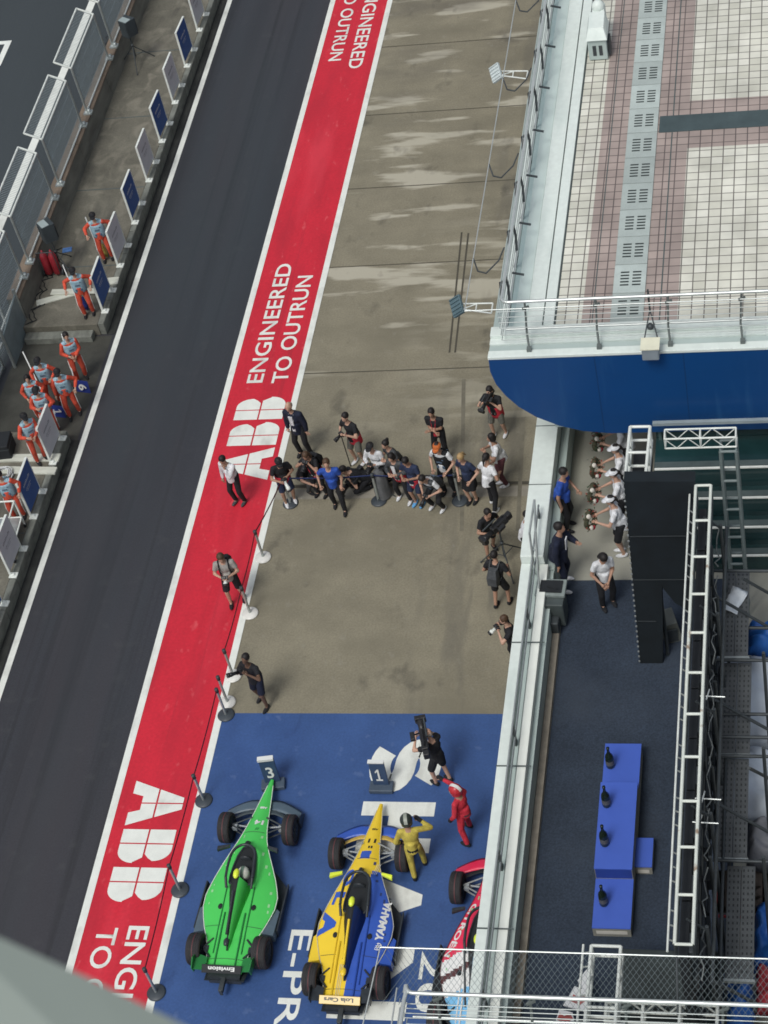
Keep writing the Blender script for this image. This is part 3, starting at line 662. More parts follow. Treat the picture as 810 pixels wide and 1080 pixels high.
for x in (xg0+.06, xg0+1.2, xg0+3.1, xg0+4.6):
    mb = BB(); mb.box(x, x+.06, YG-.08, YG-.002, TZ, RZ-.8); mb.fin('mullion', mat('dark_green_bar', (.06, .10, .10), .5), bld)

# roof railing : posts, thick top rail, wires, mesh
def railing(name, corner, ydir, z0, label, n_posts, x_end, depth):
    cx, cy = corner; t = empty(name, (cx, cy, z0), label=label, cat='railing')
    hz = 1.05; L = x_end-cx
    mb = MB(); pts = [(0, depth, hz)]
    for i in range(5):
        a = math.pi/2*i/4; pts.append((.12-.12*math.cos(a), .12-.12*math.sin(a), hz))
    pts.append((L, 0, hz)); mb.path(pts, .032, 8); mb.build('top_rail', steel_light, t)
    mb = MB(); mb.tube((-.0, depth, .35), (-.0, 0, .35), .022); mb.tube((0, 0, .35), (L, 0, .35), .022); mb.build('lower_rail', steel_light, t)
    for z in (.15, .28, .46, .60, .74, .88):
        mb = MB(); mb.path([(-.10, depth, z), (-.10, -.08, z), (L, -.08, z)], .009, 5); mb.build('wire', steel, t)
    for k in range(n_posts):
        x = .45+k*1.36
        mb = MB(); mb.path([(x, 0, hz-.02), (x-.02, .05, hz-.25), (x-.05, -.02, .3), (x-.02, -.22, -.05)], .022, 6); mb.obox((x-.02, -.22, .0), .09, .10, .10)
        mb.obox((x, .0, hz-.16), .14, .03, .05, .5); mb.build('post', mat('post_grey_green', (.12, .14, .135), .5, .2, 4), t)
    for k in range(int(depth/1.5)):
        y = .8+k*1.55
        mb = MB(); mb.path([(0, y, hz-.02), (.02, y, hz-.3), (-.02, y, .2), (-.12, y-.02, -.1)], .028, 6); mb.build('post', dark_steel, t); mb = MB(); mb.path([(.0, y+.7, .5), (.22, y+.72, .42)], .025, 5); mb.build('bracket', dark_steel, t); mb = MB(); mb.path([(-.02, y, hz-.15), (-.15, y+.12, hz-.30), (-.17, y+.1, .4)], .028, 5); mb.build('stay', dark_steel, t)
    return t
c = G(528.5, 319, RZ+1.05); rl1 = railing('roof_railing', (c.x, c.y), 1, RZ, 'steel railing round the corner of the tiled roof above the blue canopy', 6, 8, 40)
# outrigger wire and floodlight brackets
t = empty('safety_cable', G(490, 328, RZ+.9), label='thin steel cable strung outside the tiled roof railing', cat='cable')
o_ = Vector(t.location); a = G(545, 2, RZ+.9)
mb = MB(); b1 = Vector((0, 36, 0)); mb.tube((0, 0, 0), b1, .012, n=5); mb.tube((0, 0, 0), (7.5, 0, 0), .012, n=5)
mb.build('line', steel_light, t)
for k in range(9):
    y = .35+k*3.0
    q = [Vector((0, y+1.2, 0)), Vector((.10, y+.95, -.12)), Vector((.28, y+.85, -.1)), Vector((.52, y+1.1, .0)), Vector((.62, y+1.35, .12))]
    mb = MB(); mb.path(q, .016, 5); mb.build('bracket', dark_steel, t)
def floodlight(px_head, px_root, label, m):
    A = G(*px_root, RZ+.75); B = G(*px_head, RZ+.75); t = empty('floodlight', A, label=label, cat='floodlight', group='floodlights on the roof edge')
    d = B-A; mb = MB()
    for s_ in (-.08, .08): mb.tube((0, s_*1.8, 0), d*.85+Vector((0, s_, 0)), .016, n=6)
    mb.tube((0, -.14, 0), (0, .14, 0), .016, n=6); mb.tube(d*.45+Vector((0, -.1, 0)), d*.45+Vector((0, .1, 0)), .014, n=5); mb.path([d*.85+Vector((0, -.08, 0)), d*.45+Vector((0, .1, 0))], .012, 5)
    mb.build('arm', white_metal, t)
    Mr = Matrix.Rotation(-.6, 4, 'Y') @ Matrix.Rotation(.5, 4, 'X')
    mb = MB(); mb.obox(None, .26, .40, .07, M=Matrix.Translation(d) @ Mr)
    for k in range(5): mb.obox(None, .24, .02, .035, M=Matrix.Translation(d) @ Mr @ Matrix.Translation((0, -.16+k*.08, .05)))
    mb.build('head', m, t, .015)
    mb = MB(); mb.obox(None, .22, .35, .012, M=Matrix.Translation(d) @ Mr @ Matrix.Translation((0, 0, -.042))); mb.build('glass', dark_steel, t)
floodlight((523, 77), (556, 79), 'pale round backed floodlight on a white bracket at the upper roof edge', mat('lamp_grey', (.48, .54, .54), .4, .1, 3))
floodlight((482, 323), (519, 325), 'dark square floodlight on a white bracket at the lower roof corner', mat('lamp_slate', (.08, .13, .15), .4, .15, 3))
# camera housing hanging on the front railing
t = empty('security_camera', GY(687, 372, YC-.05), label='grey box camera on a tripod bracket over the blue canopy edge', cat='security camera')
mb = MB(); mb.box(-.16, .16, -.2, .1, -.02, .26); mb.build('housing', mat('housing_grey', (.22, .26, .29), .5, .1), t, .02)
mb = MB(); mb.box(-.18, .18, -.22, .12, .262, .285); mb.build('cover', mat('cream_cap', (.70, .70, .55), .5), t)
mb = MB(); mb.tube((-.12, .1, .25), (0, .5, .65), .014); mb.tube((.14, .1, .25), (0, .5, .65), .014); mb.tube((-.12, .1, .25), (.14, .1, .25), .014); mb.sphere((0, .3, .4), .07); mb.tube((0, .5, .6), (0, .5, 1.15), .02); mb.build('bracket', dark_steel, t)
# ventilation cowl at the top
t = empty('roof_cowl', G(632, 60, RZ+.02), label='pale metal ventilation cowl on the roof coping at the top edge', cat='ventilation cowl')
mb = MB(); mb.box(-.21, .21, -.12, .5, 0, .55); mb.build('body', panel_grey, t, .02)
mb = MB(); mb.loft([[(-.24, -.18, .55), (.24, -.18, .55), (.24, .55, .55), (-.24, .55, .55)], [(-.17, -.02, .78), (.17, -.02, .78), (.17, .5, .85), (-.17, .5, .85)]], smooth=False); mb.build('hood', panel_white, t, .02)
mb = MB(); mb.box(-.14, .14, .62, 1.0, 0, .75); mb.lathe((0, .8, .75), [(.14, 0), (.14, .12), (.05, .2), (0, .2)], 12); mb.build('neck', panel_white, t, .02)
mb = MB()
for x in (-.08, .06):
    mb.box(x-.03, x+.05, -.128, -.121, .12, .38)
mb.build('louvre', dark_steel, t)
mb = MB(); mb.box(.215, .27, .0, .3, .05, .4); mb.build('side_box', dark_steel, t)

# nearer roof block at the bottom of the picture: balcony rail in front of its corrugated edge
c = G(427, 1047, RZ+1.05-.3)
t = empty('near_roof', (c.x, c.y, RZ-.3), label='pale corrugated roof edge with steel rails along the bottom of the photo', cat='roof')
off = Vector((c.x, c.y, RZ-.3))
mb = MB()
for k in range(14):
    y = -.10-.18*k; mb.box(-.06, 14, y-.165, y, -.25, .0 if k % 2 else .045)
mb.build('corrugated_edge', mat('corrugated', (.46, .50, .46), .5, .12, 1.5, vec=(.4, 2, 1)), t, .01)
mb = MB(); mb.box(-.1, 14, -8, -.1, -.55, -.27); mb.build('roof_slab', panel_grey, t)
rl2 = railing('balcony_railing', (c.x, c.y-.0), 1, RZ-.3, 'thick steel balcony railing along the bottom edge of the photo', 7, 8, 0)
mb = MB(); mb.path([(0.02, .05, 1.05), (0, -.1, 1.04), (-.02, -3, 1.04)], .032, 8); mb.path([(-.1, -.1, .8), (-.1, -3, .8)], .012, 6); mb.path([(-.14, .1, 1.0), (-.14, -3, 1.0)], .012, 6); mb.build('side_rail', steel_light, rl2)
# mesh screen with its cable, standing beyond that railing
A = G(401, 999, RZ+.9); t = empty('mesh_screen', (A.x, A.y, RZ), label='fine diamond mesh screen hung from a taut cable beyond the balcony railing', cat='mesh screen')
mb = MB(); mb.tube((0, 0, .9), (9, 0, .9), .014, n=6); mb.tube((0, 0, .9), (-.25, -1.9, .45), .010, n=5); mb.build('cable', steel_light, t)
B = G(401, 1046, RZ+.1); dy = -.62
mb = MB(); n = 74; Wd = 6.4
for i in range(-10, n):
    x = i*Wd/n
    for s_ in (1, -1):
        a0, a1 = (x, x+.62) if s_ == 1 else (x+.62, x)
        t0 = max(0, (0-a0)/(a1-a0)) if a1 > a0 else 0
        if min(a0, a1) < 0: continue
        mb.tube((a0, 0, .89), (a1, dy, .35), .0028, n=3, caps=False)
mb.build('diamond_mesh', mat('mesh_dark', (.16, .20, .21), .5, .1, 4), t)
for x in (1.25, 4.3):
    mb = MB(); mb.path([(x, 0, .9), (x, dy, .35)], .016, 6); mb.build('post', dark_steel, t)

# ------------------------------------------------------------------ terrace stage
cp = [G(572, 613, TZ), G(655, 615, TZ), G(700, 616, TZ), G(760, 616, TZ), G(716, 999, TZ), G(541, 1003, TZ)]
mb = MB(); mb.quad((cp[0].x+.05, cp[0].y, TZ+.012), (-2.0, cp[0].y, TZ+.012), (-2.0, 15.0, TZ+.012), (-5.49, 15.0, TZ+.012), (-5.49, cp[0].y, TZ+.012))
mb.build('carpet', carpet, None, kind='structure')
# winners' podium : three blocks and a step
t = empty('winners_podium', G(650, 900, TZ), label='blue three level winners podium with a side step on the navy carpet', cat='podium')
off = Vector(t.location)
def pod(x0, x1, y0, y1, h, nm):
    b_ = BB(); b_.box(x0, x1, y0, y1, TZ+.012, TZ+h-.004); b_.fin(nm, podium_side, t, off)
    q = BB(); q.box(x0-.004, x1+.004, y0-.004, y1+.004, TZ+h-.02, TZ+h); q.fin('top', podium_blue, t, off)
pa, pb, pc, pd = G(634, 786, TZ+.35), G(631, 825, TZ+.6), G(630, 916, TZ+.6), G(629, 978, TZ+.3)
px0, px1 = G(631, 860, TZ+.6).x, G(670, 860, TZ+.6).x
pod(px0, px1, pb.y+.004, pa.y, .40, 'block'); pod(px0, px1, pc.y, pb.y, .60, 'block'); pod(px0, px1, pd.y, pc.y-.005, .28, 'block')
s0, s1 = G(671, 914, TZ+.25), G(689, 884, TZ+.25); pod(px1+.005, s1.x, s0.y, s1.y, .25, 'step')
q = BB(); q.box(px0+.01, px1-.01, pc.y-.003, pc.y-.001, TZ+.3, TZ+.58); q.fin('front_face', mat('podium_dark_blue', (.02, .05, .26), .5), t, off)
mk = mat('podium_print', (.62, .60, .55), .6)
lg = BB(); lg.box(px0+.06, px1-.06, pd.y-.009, pd.y-.006, TZ+.10, TZ+.20); lg.fin('printed_strip', mk, t, off)
lg = BB(); lg.box(px1+.05, s1.x-.05, s0.y-.009, s0.y-.006, TZ+.06, TZ+.16); lg.fin('printed_strip', mk, t, off)
bprof = [(0, 0), (.075, 0), (.08, .02), (.08, .26), (.07, .33), (.035, .40), (.026, .46), (.026, .53), (.03, .535), (.03, .57), (0, .57)]
mb = MB(); mb.lathe((0, 0, 0), bprof, 14); bot = mb.mesh('bottle', mat('bottle_glass', (.01, .018, .012), .15, .1, 3))
mb = MB(); mb.lathe((0, 0, .10), [(.0815, 0), (.0815, .12)], 14); lbm = mb.mesh('label', mat('bottle_label', (.10, .10, .09), .5))
for px, py, h, lb in ((644, 808, .40, 'black champagne bottle on the farthest podium block'), (640, 849, .60, 'black champagne bottle on the middle podium block, its far end'), (638, 890, .60, 'black champagne bottle on the middle podium block, its near end'), (637, 953, .28, 'black champagne bottle on the lowest, nearest podium block')):
    o = link('bottle', bot); o.location = G(px, py, TZ+h); tag(o, lb, 'bottle', 'bottles on the podium'); link('label', lbm, o)

# screen wall with its truss along the back of the stage
XT = -2.35; zT = 9.5
def truss(mbs, a, b, w, h, m, parent, off, bay=1.0, lace=True, r=.03, low=None):
    """box truss from a to b (world); w across, h deep: chords, rungs and lacing as three parts"""
    a, b = Vector(a), Vector(b); d = (b-a).normalized(); s_ = Vector((d.y, -d.x, 0)).normalized() if abs(d.z) < .9 else Vector((1, 0, 0)); u = d.cross(s_); L = (b-a).length; n = max(1, round(L/bay))
    P = lambda i, sx, uz: a+d*(L*i/n)+s_*(sx*w/2)+u*(uz*h/2)
    for sx in (-1, 1):
        for uz in (-1, 1):
            c_ = BB(); c_.tube(P(0, sx, uz), P(n, sx, uz), r, n=8); c_.fin('chord', (low or m) if u.z*uz < 0 else m, parent, off)
    for i in range(n+1):
        for uz in (-1, 1):
            if low and u.z*uz < 0: continue
            c_ = BB(); c_.tube(P(i, -1, uz), P(i, 1, uz), r*.95, n=6); c_.fin('rung', m, parent, off)
        for sx in (-1, 1): c_ = BB(); c_.tube(P(i, sx, -1), P(i, sx, 1), r*.7, n=6); c_.fin('strut', low or m, parent, off)
    if lace:
        k = 3
        for sx in (-1, 1):
            c_ = BB()
            for i in range(n*k):
                p = a+d*(L*i/(n*k))+s_*(sx*w/2); q = a+d*(L*(i+1)/(n*k))+s_*(sx*w/2); s2 = 1 if i % 2 else -1
                c_.tube(p+u*(s2*h/2), q-u*(s2*h/2), r*.55, n=5)
            c_.fin('lacing', low or m, parent, off)
ya, yb = G(740, 512, zT).y, G(725, 996, zT).y
t = empty('stage_truss', (XT, ya, zT), label='long white ladder truss on top of the stage screen wall', cat='truss'); off = Vector(t.location)
truss(None, (XT, ya, zT-.16), (XT, yb, zT-.16), .26, .32, rusty_white, t, off, .80, r=.027, low=dark_steel)
c_ = BB(); c_.tube((XT-.25, ya, zT-.22), (XT-.25, yb, zT-.22), .018, n=6)
for i in range(int((ya-yb)/.25)):
    if i % 4 != 3: c_.tube((XT-.25, yb+.2+i*.25, zT-.22), (XT-.15, yb+.28+i*.25, zT-.42), .014, n=5)
c_.fin('hanging_bar', white_metal, t, off)
t = empty('screen_wall', (XT+.1, 19.5, TZ), label='tall black screen wall seen from behind under the long white truss', cat='screen wall'); off = Vector(t.location)
y = yb+.1; k = 0
while y < ya-.4:
    b_ = BB(); b_.box(XT-.12, XT+.02, y+.01, y+.98, TZ+1.0, zT-.6); b_.fin('panel', black, t, off, .01)
    b_ = BB()
    for z in (5.8, 6.8, 7.8, 8.6):
        b_.box(XT+.022, XT+.10, y+.12, y+.45, z, z+.3); b_.box(XT+.022, XT+.08, y+.55, y+.9, z+.05, z+.22)
    b_.fin('rear_box', dark_steel, t, off, .01)
    if k % 2 == 0:
        b_ = BB(); b_.tube((XT+.28, y+.5, TZ), (XT+.28, y+.5, zT-.5), .03); b_.tube((XT+.28, y+.5, zT-.6), (XT, y+.5, zT-.3), .02); b_.fin('upright', dark_steel, t, off)
    b_ = BB(); q = [Vector((XT+.18+.04*math.sin(j*2.1+k), y+j*.16, 8.3+.17*math.sin(j*.9+k))) for j in range(7)]; b_.path(q, .012, 5); b_.fin('cable', mat('grey_cable', (.18, .20, .20), .6), t, off)
    y += 1.0; k += 1
for z in (5.4, 6.9, 8.4):
    b_ = BB(); b_.tube((XT+.34, yb, z), (XT+.34, ya, z), .03); b_.fin('rail', dark_steel, t, off)
# black draped side wing
Yw = G(687, 700, TZ).y
def W_(px, py): p = GY(px, py, Yw); return (p.x, Yw, p.z)
pts = [W_(657.5, 508), W_(733, 508), W_(731, 600), W_(727, 645), W_(712, 636), W_(698, 619), W_(699, 650), W_(699, 701), W_(675, 701), W_(671, 655), W_(665, 590)]
t = empty('stage_wing', (W_(687, 700)[0], Yw, TZ), label='tall black draped wing panel at the far end of the stage', cat='stage wing'); off = Vector(t.location)
b_ = BB(); b_.slab(pts, .25, (0, 1, 0)); b_.fin('drape', black_cloth, t, off)
for z_ in (TZ+1.3, TZ+2.5, TZ+3.7):
    f_ = (z_-TZ)/(W_(657.5, 508)[2]-TZ); b_ = BB(); b_.tube((W_(675, 701)[0]*(1-f_)+W_(657.5, 508)[0]*f_+.03, Yw-.006, z_), (W_(699, 701)[0]-.02 if z_ < TZ+1.8 else W_(726, 560)[0], Yw-.006, z_-.01), .014, n=5); b_.fin('drape_seam', mat('drape_seam', (.02, .026, .03), .8), t, off)
b_ = BB(); p0, p1 = W_(657.5, 508), W_(675, 701)
for i in range(34):
    f = i/34; x = p0[0]+(p1[0]-p0[0])*f; z = p0[2]+(p1[2]-p0[2])*f; b_.box(x-.02, x+.012, Yw-.02, Yw-.003, z-.05, z-.015)
b_.fin('lace_eyelets', mat('eyelet', (.22, .24, .24), .5), t, off)
# tower head trusses
t = empty('tower_truss', G(672, 506, 9.55), label='white rectangular truss head standing behind the black wing', cat='truss'); off = Vector(t.location)
A, B = G(675, 449, 9.5), G(670.5, 504, 9.5)
truss(None, (A.x, A.y, 9.3), (A.x-.02, B.y, 9.3), .36, .35, white_metal, t, off, .75)
b_ = BB(); b_.tube((A.x-.18, B.y, 9.2), (A.x-.18, B.y, TZ), .035); b_.tube((A.x+.18, B.y, 9.2), (A.x+.18, B.y, TZ), .035); b_.fin('leg', dark_steel, t, off)
b_ = BB(); b_.box(A.x-.16, A.x+.16, B.y+.05, A.y-.02, 8.6, 8.9); b_.fin('hoist_box', black, t, off)
t = empty('cross_truss', G(735, 456, 9.4), label='pale cross braced truss running right in front of the blue canopy', cat='truss'); off = Vector(t.location)
A, B = G(701, 459, 9.4), G(776, 461, 9.4); truss(None, (A.x, A.y, 9.3), (B.x, A.y, 9.3), .24, .24, white_metal, t, off, .75, r=.018)
t = empty('upright_truss', G(775, 590, TZ), label='grey ladder truss standing upright before the green glazing', cat='truss'); off = Vector(t.location)
A = G(768, 462, 9.2); truss(None, (A.x, A.y-.1, 9.1), (A.x, A.y-.1, TZ), .28, .28, mat('grey_truss', (.16, .20, .20), .5, .15, 4), t, off, .8)
# scaffold boards and tubes behind the screen wall
def deckboard(p0, p1, z, label):
    """perforated boards between two image points at height z"""
    A, B = G(*p0, z), G(*p1, z); t = empty('scaffold_deck', ((A.x+B.x)/2, (A.y+B.y)/2, z), label=label, cat='scaffold deck', group='scaffold decks behind the screen wall')
    wx, wy = abs(B.x-A.x), abs(A.y-B.y); n = 2; w = wx/n
    for k in range(n):
        mb = MB(); x0 = -wx/2+k*w; mb.box(x0+.004, x0+w-.004, -wy/2, wy/2, -.05, 0); bo = mb.build('board', mat('deck_grey', (.095, .105, .11), .7, .2, 3, fine=.15), t, .006)
        mb = MB(); y = -wy/2+.1
        while y < wy/2-.08:
            for c_ in (.2, .5, .8): mb.box(x0+w*c_-.012, x0+w*c_+.012, y, y+.045, .001, .004)
            y += .11
        mb.build('slots', mat('deck_slot', (.035, .04, .042), .9), bo)
    mb = MB(); mb.box(-wx/2-.02, wx/2+.02, -wy/2-.05, -wy/2-.005, -.06, .01); mb.build('end_hook', steel, t)
deckboard((762, 603), (789, 692), 7.2, 'upper grey scaffold deck with a white sheet lying on it')
deckboard((763, 699), (791, 795), 7.0, 'grey scaffold deck beside the white tarpaulin, second from the top')
deckboard((760, 800), (788, 905), 6.9, 'slotted grey scaffold deck beside the grey cloth, third from the top')
deckboard((767, 913), (795, 1033), 6.6, 'lowest grey scaffold deck over the blue and red tarpaulins')
p = G(774, 633, 7.25); mb = MB(); rnd = random.Random(2)
mb.loft([[(-.13+.3*f+rnd.uniform(-.02, .02), -.28+.07*i, .01+.03*math.sin(i*1.7+f*4)) for i in range(9)] for f in (0, .33, .66, 1)], closed=False, cap=False)
o = mb.build('plastic_sheet', mat('white_plastic', (.66, .72, .76), .4, .05, 5), None, label='crumpled white plastic sheet lying on the upper scaffold deck', cat='plastic sheet'); o.location = p; o.rotation_euler = (0, 0, -.35); s_ = o.modifiers.new('s', 'SOLIDIFY'); s_.thickness = .01
t = empty('scaffolding', (-1.2, 20, TZ), label='black scaffold tubes and diagonal braces behind the screen wall', cat='scaffold'); off = Vector(t.location)
for (p0, p1, z) in (((750, 602), (812, 604), 7.5), ((755, 696), (812, 698), 7.3), ((755, 777), (812, 779), 7.3), ((755, 797), (812, 799), 7.2), ((752, 907), (812, 911), 7.1), ((755, 753), (812, 754), 7.2), ((755, 662), (812, 664), 7.1)):
    b_ = BB(); b_.tube(G(*p0, z), G(*p1, z)+Vector((2, 0, 0)), .03); b_.fin('ledger', dark_steel, t, off)
for (p0, p1) in (((753, 628), (815, 664)), ((748, 735), (815, 772)), ((790, 810), (815, 823)), ((752, 845), (815, 880)), ((783, 610), (815, 628)), ((753, 1035), (800, 1060))):
    b_ = BB(); b_.tube(G(*p0, 8.0), G(*p1, 7.0), .028); b_.fin('brace', dark_steel, t, off)
for px, py in ((757, 640), (755, 730), (752, 820), (750, 915), (748, 1000), (806, 700), (806, 800), (806, 915)):
    a = G(px, py, 8.0); b_ = BB(); b_.tube((a.x, a.y, TZ), (a.x, a.y, 8.3), .03); b_.fin('standard', dark_steel, t, off)
for px, py in ((745, 734), (740, 842), (737, 867)):
    a = G(px, py, 8.9); b_ = BB(); b_.tube(a+Vector((-.1, 0, 0)), a+Vector((.3, -.02, 0)), .014); b_.tube(a+Vector((0, -.08, 0)), a+Vector((.05, .1, .05)), .012); b_.fin('clamp', steel_light, t, off)
def tarp(corners, z, m, label, seed, h=.35):
    pts = [G(*c_, z) for c_ in corners]; c0_ = sum(pts, Vector())/len(pts); rnd = random.Random(seed); n = 14; grid = []
    for i in range(n+1):
        row = []
        for j in range(n+1):
            u, v = i/n, j/n; p = pts[0]*(1-u)*(1-v)+pts[1]*u*(1-v)+pts[2]*u*v+pts[3]*(1-u)*v - c0_
            e = min(u, 1-u, v, 1-v); p.z += h*(min(1, e*6)**.5)-h+.10*math.sin(u*9+v*5+seed)*min(1, e*8)+.05*math.sin(v*19-u*11+seed*2)+rnd.uniform(-.02, .02)
            p.x += .03*math.sin(v*23+seed); row.append(p)
        grid.append(row)
    mb = MB(); mb.loft(grid, closed=False, cap=False); o = mb.build('tarpaulin', m, None, label=label, cat='tarpaulin'); o.location = c0_
    s_ = o.modifiers.new('s', 'SOLIDIFY'); s_.thickness = .02
tarp(((789, 650), (840, 648), (840, 680), (785, 680)), 6.2, tarp_blue, 'bright blue tarpaulin bundle beside the upper scaffold deck', 1)
tarp(((755, 683), (840, 681), (840, 780), (753, 780)), 5.9, tarp_white, 'large white tarpaulin beside the second scaffold deck', 2)
tarp(((753, 782), (840, 782), (840, 858), (752, 858)), 5.9, tarp_white, 'white tarpaulin below the horizontal scaffold tubes', 3)
tarp(((785, 858), (840, 858), (840, 900), (787, 898)), 6.0, tarp_grey, 'grey cloth hanging below the white tarpaulin', 4, .6)
tarp(((796, 945), (840, 940), (840, 1015), (792, 1015)), 5.6, tarp_blue, 'blue tarpaulin on the right of the lowest scaffold deck', 5)
tarp(((755, 1018), (793, 1015), (796, 1090), (752, 1090)), 5.4, tarp_blue, 'blue tarpaulin seen through the mesh screen at the bottom', 6)
tarp(((797, 1012), (840, 1010), (840, 1060), (797, 1060)), 5.5, tarp_red, 'red tarpaulin at the bottom right corner', 7)
t = empty('red_frame', G(780, 960, 5.4), label='red steel frame under the lowest scaffold deck', cat='frame'); off = Vector(t.location)
b_ = BB(); q = [G(756, 915, 5.4), G(754, 966, 5.4), G(830, 969, 5.4)]; b_.path(q, .03); b_.fin('tube', tarp_red, t, off)
b_ = BB(); q = [G(757, 918, 5.3), G(820, 918, 5.3), G(820, 962, 5.3), G(756, 962, 5.3)]; b_.quad(*q); b_.slab(q, .05, (0, 0, -1)); b_.fin('floor_board', mat('brown_board', (.11, .09, .075), .8, .3, 2), t, off)
# lower front: dark backdrop box, second truss, white boards
b_ = BB(); A, B = G(657, 1000, 5.6), G(722, 1062, 5.6); b_.box(A.x-.05, B.x+.6, B.y, A.y, TZ+.1, 5.6); off = Vector((A.x, B.y, TZ)); b_.v = [(x-off.x, y-off.y, z-off.z) for x, y, z in b_.v]
o = b_.build('equipment_cover', mat('dark_cover', (.035, .045, .045), .7, .3, 3), None, .03, label='black covered equipment riser at the near end of the carpet', cat='equipment riser'); o.location = off
A, B = G(639, 996, 7.6), G(636, 1090, 7.6)
t = empty('front_truss', (A.x, A.y, 7.4), label='short white ladder truss at the near edge of the carpet, crossing the balcony rail', cat='truss'); off = Vector(t.location)
truss(None, (A.x, A.y, 7.4), (A.x-.02, A.y-3.2, 7.4), .46, .3, white_metal, t, off, .95)
b_ = BB(); b_.tube((A.x-.38, A.y+.1, 7.4), (A.x-.38, A.y-3, 7.4), .02)
for i in range(10):
    if i % 3 != 2: b_.tube((A.x-.38, A.y-.05-i*.25, 7.4), (A.x-.27, A.y+.03-i*.25, 7.3), .014, n=5)
b_.fin('hanging_bar', white_metal, t, off)
t = empty('low_truss', G(650, 1072, 7.0), label='white ladder truss lying across behind the balcony rail at the bottom', cat='truss'); off = Vector(t.location)
A, B = G(640, 1072, 7.0), G(757, 1074, 7.0); truss(None, (A.x, A.y, 7.0), (B.x, A.y, 7.0), .34, .3, white_metal, t, off, .5)
def board(pts, z, label, red):
    q = [G(*p_, z) for p_ in pts]; c_ = sum(q, Vector())/len(q); t = empty('white_board', c_, label=label, cat='board')
    b_ = BB(); b_.slab([v-c_ for v in q], .03, (0, 0, -1)); b_.build('sheet', mat('board_white', (.68, .70, .70), .5, .05, 3), t)
    if red:
        m_ = BB(); r0 = c_+Vector((.0, .0, .012)); k = [(-.14, -.05), (.02, -.12), (.13, -.02), (.08, .07), (-.02, .02), (-.1, .08)]
        m_.quad(*[(a_, b2, .006) for a_, b2 in k]); m_.build('red_mark', mat('mark_red', (.35, .08, .07), .6, .5, 9), t)
board([(619, 1022), (609, 1034), (620, 1052), (621, 1040)], 5.0, 'small white board leaning by the near truss, top one', False)
board([(606, 1040), (622, 1046), (621, 1068), (594, 1060)], 5.0, 'white board with red marks behind the balcony rail', True)
board([(590, 1064), (604, 1068), (606, 1080), (585, 1080)], 5.0, 'white board with red marks lowest in the photo', True)
# equipment on the terrace beside the parapet: road case with monitor
t = empty('monitor_trolley', G(586, 655, TZ), -.05, label='grey flight case trolley with a monitor beside the parapet on the carpet', cat='trolley')
mb = MB(); mb.box(-.32, .25, -.2, .22, .1, .72); mb.build('case', mat('case_grey', (.06, .075, .075), .5, .2, 4), t, .02)
mb = MB(); mb.box(-.33, .27, .0, .42, .722, .80); mb.build('tray', mat('tray_grey', (.22, .26, .25), .4, .2, 6), t, .01)
mb = MB(); mb.box(-.24, .2, .06, .36, .802, .83); mb.tube((-.1, .2, .83), (.12, .08, .9), .012); mb.build('keyboard', black, t)
mb = MB(); mb.box(-.2, .15, -.42, -.205, .12, .42); mb.build('lower_box', dark_steel, t, .02)
t = empty('floor_speaker', G(707, 668, TZ), .3, label='grey box standing in the gap beside the black wing panel', cat='loudspeaker')
mb = MB(); mb.loft([[(-.16, -.25, 0), (.2, -.25, 0), (.2, .25, 0), (-.16, .25, 0)], [(-.16, -.2, .5), (.12, -.2, .5), (.12, .22, .5), (-.16, .22, .5)]], smooth=False); mb.build('cabinet', mat('case_grey2', (.12, .13, .115), .6, .2, 4), t, .02)
mb = MB(); mb.box(-.14, .1, -.262, -.24, .05, .4); mb.build('grille', dark_steel, t)
# diagonal stay on the parapet end
t = empty('stair_rail', G(561, 585, TZ), label='grey tubular rail frame standing at the end of the wide white parapet', cat='handrail'); off = Vector(t.location)
b_ = BB(); A = Vector((-5.93, 26.7, 6.5))
b_.path([(-5.98, 25.7, 5.3), (-5.98, 25.9, 6.3), (-5.92, 26.6, 6.5), (-5.86, 25.9, 6.3), (-5.86, 25.3, 5.3)], .022, 6); b_.fin('frame', steel, t, off)
b_ = BB(); b_.tube((-5.98, 25.85, 5.9), (-5.86, 25.75, 5.9), .016); b_.fin('crossbar', steel, t, off)
# stay wires of the front rail
# window frame of the tower this is seen from, close to the lens
t = empty('window_ledge', (0, 0, 0), label='out of focus grey green window ledge at the bottom left corner', cat='window ledge')
def near(px, py, d): return Vector((0, 0, CH))+ray(px, py)*d
q = [near(-80, 952, 1.3), near(0, 989, 1.3), near(95, 1032, 1.3), near(230, 1099, 1.3), near(230, 1250, 1.25), near(-80, 1250, 1.25)]
mb = MB(); mb.slab(q, .12, (0, 0, -1)); ob = mb.build('ledge', mat('ledge_grey', (.22, .26, .235), .7, .06, 1.5), t)

# ------------------------------------------------------------------ racing cars
ST = [(2.84, .035, .23, .21, .16), (2.4, .10, .31, .27, .17), (1.85, .175, .41, .36, .24), (1.4, .24, .51, .45, .28), (1.05, .32, .58, .50, .26), (.78, .42, .62, .50, .2), (.45, .56, .62, .46, .12), (.15, .68, .60, .41, .09), (-.2, .785, .57, .37, .08), (-.5, .78, .54, .37, .08), (-.8, .70, .52, .38, .09), (-1.1, .60, .50, .39, .12), (-1.22, .53, .48, .39, .2), (-1.6, .445, .45, .38, .22), (-1.98, .375, .41, .36, .25)]
def stat(y):
    for a, b in zip(ST[:-1], ST[1:]):
        if b[0] <= y <= a[0]:
            f = (a[0]-y)/(a[0]-b[0]); return [a[i]*(1-f)+b[i]*f for i in range(5)]
    return ST[0] if y > ST[0][0] else ST[-1]
def topz(x, y):
    s = stat(y); f = min(1, abs(x)/s[1]); return s[2]-(s[2]-s[3])*f**1.8
